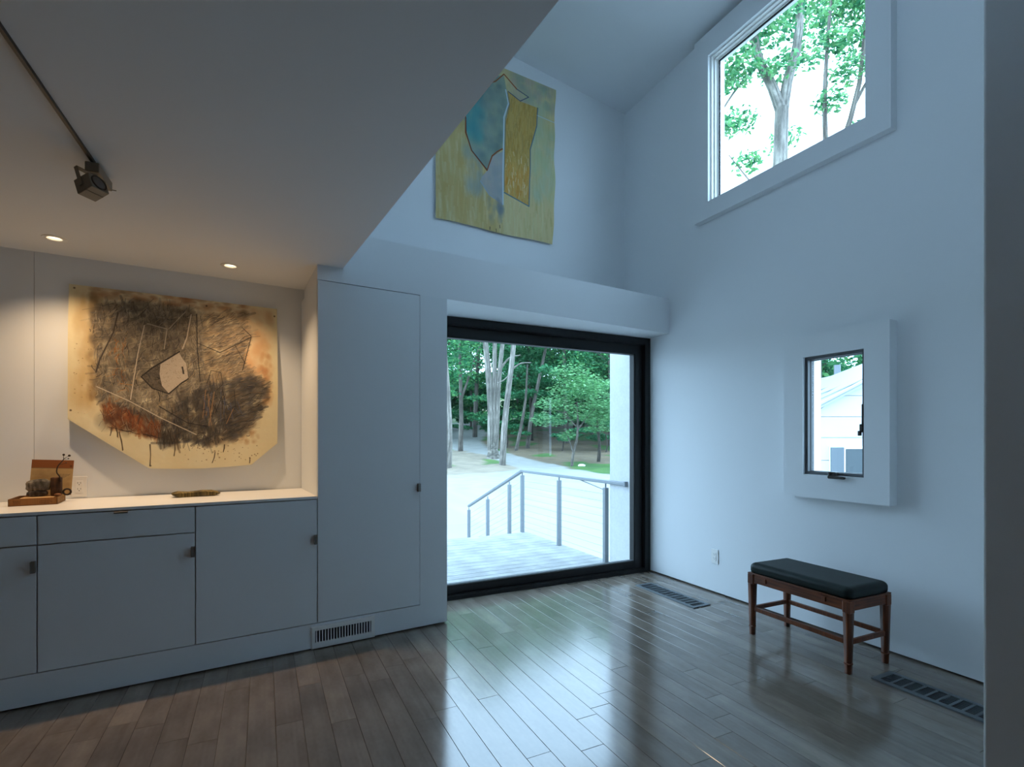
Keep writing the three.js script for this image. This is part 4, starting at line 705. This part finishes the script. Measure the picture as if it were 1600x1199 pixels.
// tree outside the high window
{
  const [x, z] = [11.0, -8.0], gy = ground(x, z) - 0.1, R = (l, y, f = 0) => [l * CN + f * SN, y - gy, l * SN - f * CN];
  tree('forked_tree', [x, z], [{ p: [R(0.05, gy), R(-0.05, 4), R(0, 7.2), R(0.06, 9.1)], r: [0.24, 0.15], seg: 14 }, { p: [R(0.06, 9.0), R(-0.2, 9.7), R(-0.5, 10.3), R(-0.7, 12)], r: [0.13, 0.06] }, { p: [R(0.06, 8.9), R(0.2, 9.8), R(0.42, 10.6), R(0.55, 13)], r: [0.13, 0.06] }, { p: [R(-0.45, 10.2), R(-1.0, 9.6), R(-1.7, 8.5)], r: [0.04, 0.015] }, { p: [R(-0.5, 7.2), R(-1.1, 6.9), R(-1.8, 6.5)], r: [0.03, 0.012] }, { p: [R(-0.02, 7), R(-0.5, 7.2), R(-1.2, 8)], r: [0.03, 0.012] }],
    [[-1.2, 9.8, 0.6, 110], [-0.6, 10.9, 0.9, 160], [-1.5, 10.6, 0.7, 120], [0.3, 11.8, 1.0, 200], [-1.0, 12, 1.0, 200], [1.0, 12.4, 1.1, 200], [-1.5, 8.4, 0.4, 40], [-1.6, 7.2, 0.4, 40], [-1.3, 6.5, 0.5, 50], [-0.8, 7.8, 0.4, 30], [0.3, 8.6, 0.5, 26], [-2.2, 11.4, 1, 120], [0.2, 13.5, 1.5, 260], [-0.2, 9.9, 0.5, 50], [-1.7, 9.4, 0.5, 60], [-0.9, 8.9, 0.5, 40], [0.7, 10.6, 0.6, 60], [-1.0, 5.9, 0.6, 60]].map(([l, y, r, n]) => ({ c: R(l, y, rr(-0.5, 0.5)), r: [r, r * 0.6, r], n: n * 4 })), { label: 'forked pale tree with sparse leaves outside the high window', bark: bark.pale, leaf: 0.15, cols: [...greens.mid, ...greens.light] });
  const [x2, z2] = P3(14.5, 9.21), g2 = ground(x2, z2) - 0.1, K = 1.263, S = (l, y, f = 0) => [K * l * CN + f * SN, 1.25 + K * (y - 1.25) - g2, K * l * SN - f * CN];
  tree('young_tree', [x2, z2], [{ p: [S(-0.3, -0.6), S(-0.35, 4), S(-0.1, 7), S(0.35, 8.4), S(0.6, 9.4), S(0.75, 11)], r: [0.13, 0.05], seg: 14 }, { p: [S(0.45, 8.8), S(0.9, 9.6), S(1.35, 10.2)], r: [0.05, 0.02] }, { p: [S(-0.12, 6.8), S(-0.2, 9), S(0, 12)], r: [0.08, 0.03] }],
    [[1.0, 10.5, 0.7, 130], [1.5, 11.4, 1.0, 240], [0.6, 11.6, 0.8, 160], [0.0, 10.2, 0.4, 50], [-0.1, 8.9, 0.4, 40], [0.75, 8.3, 0.4, 26], [1.6, 10.4, 0.5, 90], [1.2, 12.8, 1.3, 240], [1.2, 9.6, 0.6, 60], [0.3, 9.6, 0.5, 50], [0.1, 11.2, 0.7, 90], [1.0, 7.8, 0.4, 24]].map(([l, y, r, n]) => ({ c: S(l, y, rr(-0.5, 0.5)), r: [r * K, r * 0.6 * K, r * K], n: n * 5 })), { label: 'thin leaning tree with leaves at its top outside the high window', bark: bark.grey, leaf: 0.17, cols: [...greens.mid, ...greens.light] });
}
// neighbouring outbuilding seen through the small window
{
  const B = (l, y, d) => { const [x, z] = P3(d, l); return [x, y, z]; };
  const d0 = 9.3, l0 = 5.5, l1 = 9.2, ys = (l) => 1.865 + (l - 5.643) * 0.523;
  const b = grp('outbuilding', 'S', [0, 0, 0], { label: 'white sided outbuilding with a seamed metal roof outside the small window', category: 'building' });
  const quadPrism = (c, n) => { const g = new THREE.BufferGeometry(), v = new THREE.Vector3(...n); const F = c, K = c.map((p) => [p[0] + v.x, p[1] + v.y, p[2] + v.z]), P = []; const q = (a, e, f, h) => P.push(...a, ...e, ...f, ...a, ...f, ...h); q(F[0], F[1], F[2], F[3]); q(K[3], K[2], K[1], K[0]); for (let i = 0; i < 4; i++) { const j = (i + 1) % 4; q(F[j], F[i], K[i], K[j]); } g.setAttribute('position', new THREE.Float32BufferAttribute(P, 3)); g.computeVertexNormals(); return g; };
  const back = [SN * 0.03, 0, -CN * 0.03];
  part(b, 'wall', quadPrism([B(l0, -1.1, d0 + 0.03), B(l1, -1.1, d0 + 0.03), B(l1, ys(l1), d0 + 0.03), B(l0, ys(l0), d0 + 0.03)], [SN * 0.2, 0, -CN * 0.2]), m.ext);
  const joints = [-0.9, -0.54, -0.13, 0.27, 0.86, 1.277, 1.66, 2.05, 2.45, 2.85];
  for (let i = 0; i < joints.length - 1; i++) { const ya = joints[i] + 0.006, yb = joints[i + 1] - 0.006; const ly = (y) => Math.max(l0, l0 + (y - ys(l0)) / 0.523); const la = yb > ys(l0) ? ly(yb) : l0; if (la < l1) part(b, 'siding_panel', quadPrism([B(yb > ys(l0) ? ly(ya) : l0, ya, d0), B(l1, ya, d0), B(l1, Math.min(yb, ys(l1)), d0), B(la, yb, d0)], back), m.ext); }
  const roofMat = std('#9da3a8', { roughness: 0.5, metalness: 0.2 });
  const A = (s) => { const l = l0 - 0.1 + (l1 - l0 + 0.3) * s; return [l, ys(l) + 0.02, d0 - 0.12]; }, F = (s) => { const a = A(s), d = 13; return [a[0] / d0 * d, EYE + (686.4 - (594.9 - (800 + FOCAL * a[0] / d0 - 1280) * 0.23)) / FOCAL * d, d]; };
  const R0 = A(0), R1 = A(1), Q1 = F(1), Q0 = F(0);
  part(b, 'roof', quadPrism([B(...R0), B(...R1), B(...Q1), B(...Q0)], [0, -0.05, 0]), roofMat);
  for (let k = 0; k <= 6; k++) { const t = k / 6, mix = (p, q) => [0, 1, 2].map((i) => p[i] + (q[i] - p[i]) * t), a = B(...mix(R0, Q0)), c = B(...mix(R1, Q1)); a[1] += 0.02; c[1] += 0.02; part(b, 'roof_seam', tube([a, c], k === 0 || k === 6 ? 0.03 : 0.016, k === 0 || k === 6 ? 0.03 : 0.016, 1, 4), roofMat); }
  part(b, 'vent_pipe', tube([B(8.35, 2.2, 13), B(8.35, 3.15, 13)], 0.075, 0.075, 1, 10), m.steel);
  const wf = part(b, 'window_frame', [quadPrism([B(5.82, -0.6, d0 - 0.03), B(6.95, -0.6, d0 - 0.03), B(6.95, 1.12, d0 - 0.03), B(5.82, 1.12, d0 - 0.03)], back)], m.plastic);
  part(wf, 'shutter', quadPrism([B(5.83, -0.55, d0 - 0.05), B(6.07, -0.55, d0 - 0.05), B(6.07, 1.1, d0 - 0.05), B(5.83, 1.1, d0 - 0.05)], [SN * 0.015, 0, -CN * 0.015]), std('#5d666d', { roughness: 0.6 }));
  part(wf, 'window_pane', quadPrism([B(6.11, -0.55, d0 - 0.05), B(6.9, -0.55, d0 - 0.05), B(6.9, 1.07, d0 - 0.05), B(6.11, 1.07, d0 - 0.05)], [SN * 0.015, 0, -CN * 0.015]), phy('#2b3a40', { roughness: 0.1 }));
  [[16.5, 10.2], [18, 12.6], [17, 8.6], [21, 14.5]].forEach(([d, l]) => { tree('yard_tree', P3(d, l), [{ p: [pt(0, 0), pt(0.1, 2.5), pt(-0.1, 5.5)], r: [0.16, 0.07], seg: 8 }], crown('', [0, 4.2, 0], 2, 2.2, 12, 220), { label: 'green tree behind the roof of the white outbuilding', group: 'trees behind the outbuilding', bark: bark.grey, leaf: 0.24, cols: greens.mid }); });
}

renderer.render(scene, camera);
